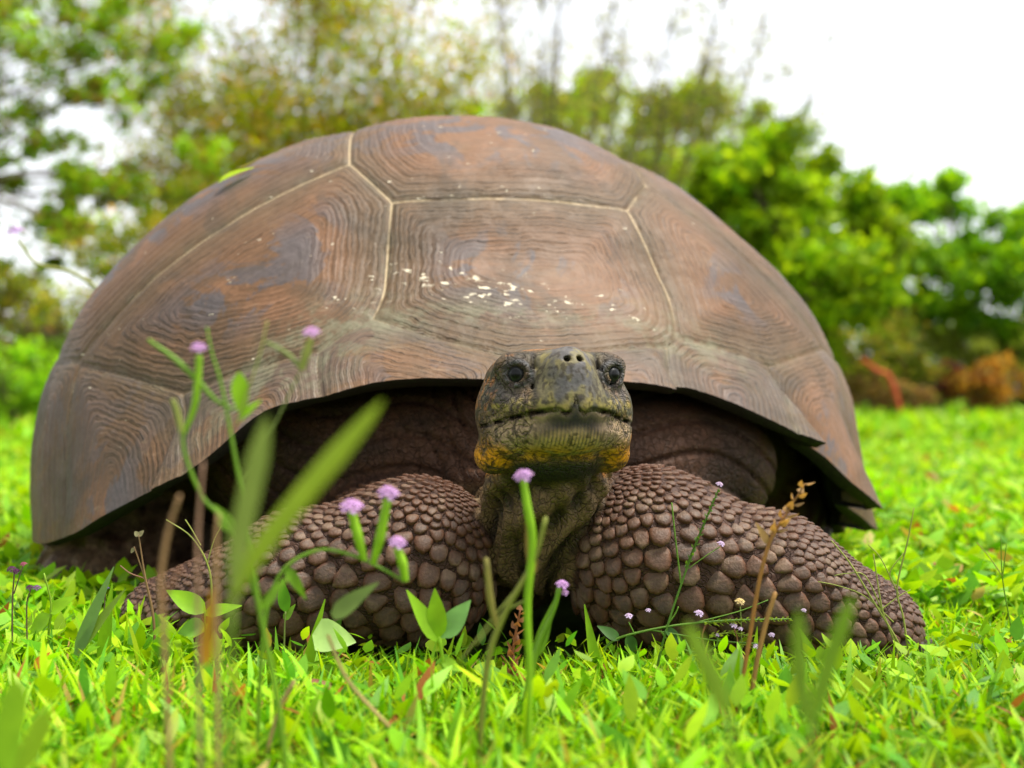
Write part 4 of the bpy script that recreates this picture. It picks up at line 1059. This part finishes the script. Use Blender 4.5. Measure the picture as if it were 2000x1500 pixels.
Y = .53; g = gpy(Y)
plant('dry_stalk', 'thick tan dry stalk bent at the middle before the dark gap', 'dry plant', 345, Y, [([(345, g), (322, 1280), (314, 1140), (328, 1040), (351, 968)], [.0012, .0013, .0012, .0009], (.34, .20, .09)), ([(316, 1180), (335, 1140), (352, 1112)], [.0008, .0010], (.30, .14, .08))], group='dry stalks among the green plants')
plant('dry_stalk', 'pinkish straight dry stalk under the left rim of the shell', 'dry plant', 396, Y, [([(396, g), (388, 1280), (386, 1060), (397, 902)], [.0009, .0010, .0010, .0006], (.33, .19, .12))], group='dry stalks among the green plants')
plant('dry_stalk', 'straw coloured dry stalk with an orange leaf, next to the pinkish one', 'dry plant', 428, Y, [([(428, g), (424, 1260), (422, 1080), (426, 1005)], [.0011, .0012, .0011, .0008], (.36, .22, .10))],
      [((402, 1300), (412, 1150), .0048, 'lance', (.45, .22, .02), .05, 0)], group='dry stalks among the green plants')
plant('dry_stalk', 'tan dry stem lying low over the grass at left', 'dry plant', 560, .70, [([(500, 1560), (540, 1400), (575, 1330)], [.0014, .0014], (.36, .24, .10)), ([(640, 1240), (680, 1330), (760, 1420)], [.0011, .0014], (.4, .3, .11))], group='dry stalks among the green plants')
Y = 1.0; g = gpy(Y)
plant('dry_stalk', 'tiny brown forked seed stalks beside the dark left gap', 'dry plant', 305, Y, [([(303, g), (300, 1210), (284, 1130), (276, 1080), (271, 1045)], [.0014, .0012, .0007, .0006], (.22, .13, .06)), ([(284, 1132), (268, 1085), (262, 1068)], [.0007, .0006], (.22, .13, .06)), ([(284, 1130), (255, 1120), (235, 1105)], [.0007, .0005], (.25, .12, .07))],
      [((271, 1047), (263, 1038), .004, 'ovate', (.25, .22, .12), 0, 0), ((271, 1047), (281, 1036), .004, 'ovate', (.25, .22, .12), 0, 0), ((262, 1070), (256, 1080), .003, 'ovate', (.25, .22, .12), 0, 0)], group='dry stalks among the green plants')
plant('dry_stalk', 'thin yellow forked grass stem in front of the dark left gap', 'dry plant', 410, .98, [([(412, gpy(.98)), (414, 1190), (408, 1110), (375, 1050), (325, 1015)], [.0011, .001, .0007, .0005], YEL), ([(405, 1100), (420, 1050), (447, 1005)], [.0006, .0004], YEL), ([(392, 1065), (375, 1035), (362, 1015)], [.0006, .0005], YEL)], group='dry stalks among the green plants')
plant('dry_grass', 'russet seed spike standing in the grass below the neck', 'dry plant', 1000, .93, [([(1000, gpy(.93)), (1003, 1280)], [.0014, .0012], DRYRED)], [], [], 'dry stalks among the green plants', [([(1000, 1335), (1002, 1270), (1016, 1192)], .0016, 22, .012, (.36, .15, .06))])
Y = 1.0; g = gpy(Y)
plant('grass_panicle', 'fine grass flower stalks fanning out over the right forefoot', 'grass stalk', 1775, Y,
      [([(1775, g), (1758, 1262), (1700, 1165), (1660, 1100), (1624, 1056)], [.0010, .0009, .0008, .0006], YEL), ([(1772, g), (1738, 1230), (1722, 1185), (1706, 1082)], [.0009, .0008, .0005], YEL), ([(1780, g), (1765, 1210), (1752, 1150), (1772, 1060), (1785, 992)], [.0009, .0008, .0007, .0004], YEL),
       ([(1745, 1215), (1690, 1165), (1640, 1145), (1598, 1136)], [.0006, .0005, .0004], YEL), ([(1722, 1190), (1690, 1125), (1655, 1120), (1630, 1124)], [.0006, .0005, .0004], YEL), ([(1755, 1160), (1738, 1120), (1765, 1080)], [.0006, .0004], YEL), ([(1722, 1190), (1755, 1165), (1778, 1152)], [.0006, .0004], YEL), ([(1750, 1150), (1720, 1090), (1696, 1064)], [.0005, .0004], YEL)], group='fine grass stalks')
plant('grass_panicle', 'single fine grass stalk standing alone in the right meadow', 'grass stalk', 1985, 1.05, [([(1990, gpy(1.05)), (1978, 1240), (1958, 1130), (1955, 1045)], [.0008, .0006, .0004], GRN), ([(1958, 1130), (1966, 1060)], [.0005, .0004], GRN), ([(1958, 1125), (1930, 1085), (1908, 1060)], [.0005, .0004], YEL)], group='fine grass stalks')
# broad blades close to the lens
BG = 'broad bladed grass close to the camera'
def near_grass(label, Y, root, culm, blades_):
    b = at(root, gpy(Y), Y); o = empty('tall_grass', b); tag(o, label, 'grass', BG, 'thing')
    mb = MB(); mb.tube([np.zeros(3)] + [at(x, y, Y) - b for x, y in culm], [.0016, .0012], 6, col=(.15, .25, .02)); link('stem', mb.mesh('stem'), M_STEM, o)
    for pts, W, col in blades_:
        P = spline([at(x, y, Y) for x, y in pts], 16); T = nz(np.gradient(P, axis=0)); s = nz(np.cross(T, np.array([.1, -1, .25]))); u = np.cross(s, T)
        t = np.linspace(0, 1, 16); w = (W / 2 * np.minimum(1, np.sqrt((1 - t) * 5 + .01)) * (.16 + .84 * sst(t, 0, .45)))[:, None]
        V = np.stack([P - s * w - u * w * .25, P, P + s * w - u * w * .25], 1).reshape(-1, 3) - b
        i = np.arange(15)[:, None] * 3 + np.array([0, 1])[None]
        f = np.stack([i, i + 1, i + 4, i + 3], -1).reshape(-1, 4)
        mb = MB(); mb.add(V, f4=f, col=col); link('leaf', mb.mesh('leaf'), M_GRASS, o)
near_grass('tall grass with two broad blurred blades before the left dark gap', .41, 452, [(450, 1500), (452, 1180)], [([(452, 1185), (462, 1080), (490, 950), (522, 812)], .0076, (.20, .27, .06)), ([(452, 1185), (500, 1085), (600, 955), (748, 782)], .0076, (.24, .34, .025))])
near_grass('short blurred grass with a broad blade tilting left before the sprawling wildflower', .44, 1420, [(1425, 1560), (1425, 1400)], [([(1425, 1420), (1400, 1340), (1340, 1215)], .0072, (.17, .28, .02))])
near_grass('short blurred grass with two broad blades rising before the right forefoot', .44, 1585, [(1585, 1560), (1585, 1420)], [([(1585, 1440), (1610, 1330), (1668, 1160)], .0066, (.15, .27, .02)), ([(1585, 1440), (1565, 1330), (1560, 1190)], .0060, (.14, .24, .02))])
near_grass('soft lime grass tuft at the bottom left of the meadow', .52, 20, [(20, 1600), (18, 1520)], [([(18, 1540), (12, 1450), (34, 1330)], .012, (.24, .44, .02)), ([(18, 1540), (60, 1460), (90, 1390)], .009, (.26, .42, .02))])
# leafy single plants in the grass
SG = 'broad leaved seedlings in the grass'
Y = .84; g = gpy(Y)
plant('seedling', 'seedling with three bright leaves before the left foreleg', 'seedling', 872, Y, [([(875, g), (866, 1300), (858, 1245)], [.0016, .0014, .0012], LIME)],
      [((856, 1250), (796, 1152), .013, 'lance', LIME, .05, .1), ((858, 1246), (848, 1150), .014, 'ovate', (.24, .44, .012), .05, -.2), ((862, 1246), (918, 1172), .016, 'ovate', (.18, .36, .10), .05, .1), ((864, 1290), (905, 1310), .008, 'lance', LIME, .1, 0)], group=SG)
Y = .93; g = gpy(Y)
plant('seedling', 'seedling with one pale heart shaped leaf facing the camera', 'seedling', 640, Y, [([(640, g), (630, 1300), (612, 1250)], [.0010, .0009], GRN)], [((610, 1240), (695, 1250), .028, 'heart', (.30, .46, .12), .12, .1), ((632, 1300), (670, 1330), .010, 'ovate', LIME, .1, 0)], group=SG)
plant('seedling', 'seedling with a pale round leaf under the orange dry stalk', 'seedling', 1432, .90, [([(1432, gpy(.90)), (1430, 1340)], [.0010, .0009], GRN)], [((1430, 1345), (1440, 1268), .020, 'ovate', (.28, .44, .14), .05, 0), ((1428, 1345), (1325, 1300), .007, 'blade', LIME, .1, 0), ((1432, 1345), (1515, 1372), .007, 'blade', LIME, .1, 0)], group=SG)
plant('seedling', 'arrow leaved seedling before the tip of the left forefoot', 'seedling', 405, .98, [([(405, gpy(.98)), (402, 1260), (400, 1195)], [.0009, .0008], GRN)], [((402, 1196), (325, 1150), .017, 'ovate', LIME, .1, 0), ((402, 1198), (470, 1180), .011, 'lance', LIME, .1, 0), ((400, 1220), (345, 1235), .016, 'ovate', (.2, .4, .05), .1, .2)], group=SG)
plant('seedling', 'seedling with a curved pointed leaf below the left shell corner', 'seedling', 95, .98, [([(98, gpy(.98)), (95, 1240), (100, 1180), (86, 1120)], [.0012, .0010, .0007], (.2, .33, .02))], [((98, 1195), (148, 1162), .012, 'lance', LIME, .05, 0), ((98, 1200), (50, 1240), .014, 'ovate', LIME, .2, 0)], group=SG)
plant('seedling', 'seedling with stacked notched leaves at the right forefoot', 'seedling', 1602, .98, [([(1602, gpy(.98)), (1604, 1290)], [.0012, .0010], LIME)], [((1600, 1310), (1562, 1225), .009, 'lance', LIME, .05, 0), ((1604, 1308), (1602, 1262), .009, 'spat', (.26, .45, .02), .05, 0), ((1606, 1308), (1618, 1264), .006, 'spat', LIME, .05, 0)], group=SG)
plant('seedling', 'seedling with upright oval leaf below the left knee', 'seedling', 552, .95, [([(552, gpy(.95)), (556, 1230), (558, 1195)], [.0008, .0007], DULL)], [((558, 1196), (551, 1132), .0095, 'ovate', (.10, .28, .01), .03, 0), ((556, 1210), (575, 1180), .006, 'lance', GRN, .1, 0)], group=SG)
plant('seedling', 'seedling with two upright oval leaves in the right meadow', 'seedling', 1870, .97, [([(1872, gpy(.97)), (1872, 1345)], [.0012, .0010], LIME)], [((1870, 1350), (1862, 1285), .014, 'ovate', (.24, .44, .02), .05, 0), ((1874, 1350), (1890, 1298), .012, 'ovate', LIME, .05, 0)], group=SG)
TB = 'single tall grass blades at the edge of the shade'
def tall_blade(label, Y, q0, q1, W, col, face=0):
    b = np.array([(q0[0] - 1000) / F * Y, Y, 0]); a, c = at(*q0, Y) - b, at(*q1, Y) - b
    V, f = leaf_geo(a, c - a, np.array([face, -.8, .4]), np.linalg.norm(c - a), W, .06, 'lance', .25, 9)
    mb = MB(); mb.add(V, f4=f, col=col); o = link('tall_grass', mb.mesh('tall_grass'), M_GRASS, None, Vector(b)); tag(o, label, 'grass', TB, 'thing')
tall_blade('tall lime blade standing alone below the neck', .96, (1172, 1345), (1143, 1182), .0090, LIME)
tall_blade('lime blade tilting left beside the dark hollow under the right knee', .96, (1292, 1345), (1222, 1262), .0085, LIME)
tall_blade('narrow lime blade leaning right before the left knee', .94, (590, 1345), (632, 1172), .0090, LIME)
tall_blade('broad grey green blade leaning right under the left shell corner', .93, (150, 1280), (217, 1108), .0105, (.15, .27, .07))
tall_blade('olive blade crossing the grey green one', .93, (150, 1275), (240, 1150), .0085, (.17, .26, .03))
tall_blade('sharp lime blade behind the olive one', .95, (200, 1300), (216, 1140), .0105, LIME)
tall_blade('broad fresh blade leaning right below the right forefoot', .90, (1690, 1440), (1776, 1302), .0150, (.20, .40, .01))
tall_blade('dark fresh blade spreading right at the lower right', .84, (1700, 1480), (1800, 1372), .0150, (.15, .32, .01))
# buds and fallen leaves
BUD = (.10, .02, .10)
plant('wildflower', 'dark purple budded stem at the left edge of the meadow', 'wildflower', 25, .97, [([(25, gpy(.97)), (24, 1190), (28, 1118)], [.0008, .0006], (.12, .08, .05)), ([(27, 1160), (45, 1105)], [.0006, .0004], (.12, .08, .05))], [], [((22, 1112), .0042, BUD), ((32, 1116), .0034, BUD), ((46, 1102), .003, (.3, .06, .14))], 'purple budded stems')
plant('wildflower', 'shorter purple budded stem beside the curved pointed leaf', 'wildflower', 56, .97, [([(56, gpy(.97)), (52, 1190), (60, 1152)], [.0007, .0005], (.12, .08, .05))], [], [((58, 1148), .0036, BUD), ((72, 1148), .0036, (.22, .10, .26))], 'purple budded stems')
plant('wildflower', 'purple bud between the crossing blades under the left shell corner', 'wildflower', 205, .97, [([(205, gpy(.97)), (204, 1200), (206, 1156)], [.0007, .0005], (.12, .08, .05))], [], [((206, 1150), .0032, (.14, .08, .30))], 'purple budded stems')
plant('wildflower', 'lone lilac flower on an arching stalk behind the left of the shell', 'wildflower', 300, 1.95,
      [([(300, gpy(1.95)), (300, 760), (255, 610), (190, 562), (135, 530), (72, 515), (36, 470)], [.004, .003, .0032, .0034, .0026], (.24, .26, .05))], [], [((30, 454), .0165, (.45, .30, .66))], WG)
plant('daisy', 'small faded cream flower under the right knee', 'wildflower', 1450, .97, [([(1450, gpy(.97)), (1448, 1240), (1446, 1185)], [.0006, .0005], DULL)], [], [((1445, 1175), .0045, (.65, .50, .26))])
def fallen(label, c, d, up, L, W, col, prof='ovate'):
    V, f = leaf_geo(-np.asarray(nz(d)) * L / 2, d, up, L, W, .12, prof, .3, 9)
    mb = MB(); mb.add(V, f4=f, col=col); o = link('fallen_leaf', mb.mesh('fallen_leaf'), M_LEAF, None, Vector(c)); tag(o, label, 'fallen leaf')
def shell_point(px, py):
    m = (SHELL_W[:, 1] < 1.75); i = np.where(m)[0]; k = i[((SHELL_P[i] - [px, py]) ** 2).sum(1).argmin()]; return SHELL_W[k]
_c = shell_point(468, 352)
fallen('bright yellow green leaf lying on the left shoulder of the shell', _c + np.array([-.004, -.004, .008]), (.85, .1, .52), (-.5, -.55, .7), .046, .017, (.36, .52, .008))
_b = MB(); _q = shell_point(490, 335); _b.tube([_q + [-.012, 0, .004], _q + [.0, -.002, .009], _q + [.012, -.004, .016]], [.0016, .0008], 5, col=(.30, .24, .04))
tag(link('twig', _b.mesh('twig'), M_BARK), 'tiny twig lying next to the leaf on the shell', 'twig')
fallen('brown curled leaf lying on the grass left of the middle', at(635, 1338, .88), (1, .1, -.1), (.1, -.6, .8), .034, .008, (.30, .11, .05), 'lance')
fallen('red orange leaf in the grass under the right knee', at(1420, 1432, .80), (.9, 0, .35), (-.2, -.7, .6), .028, .012, (.50, .12, .02), 'lance')
fallen('orange leaf in the grass near the brown curled one', at(700, 1378, .82), (.6, .1, .6), (-.2, -.8, .5), .020, .010, (.48, .17, .03))
fallen('small orange leaf at the left in the grass', at(82, 1290, .9), (.5, .1, .7), (-.2, -.8, .5), .016, .009, (.50, .15, .02))
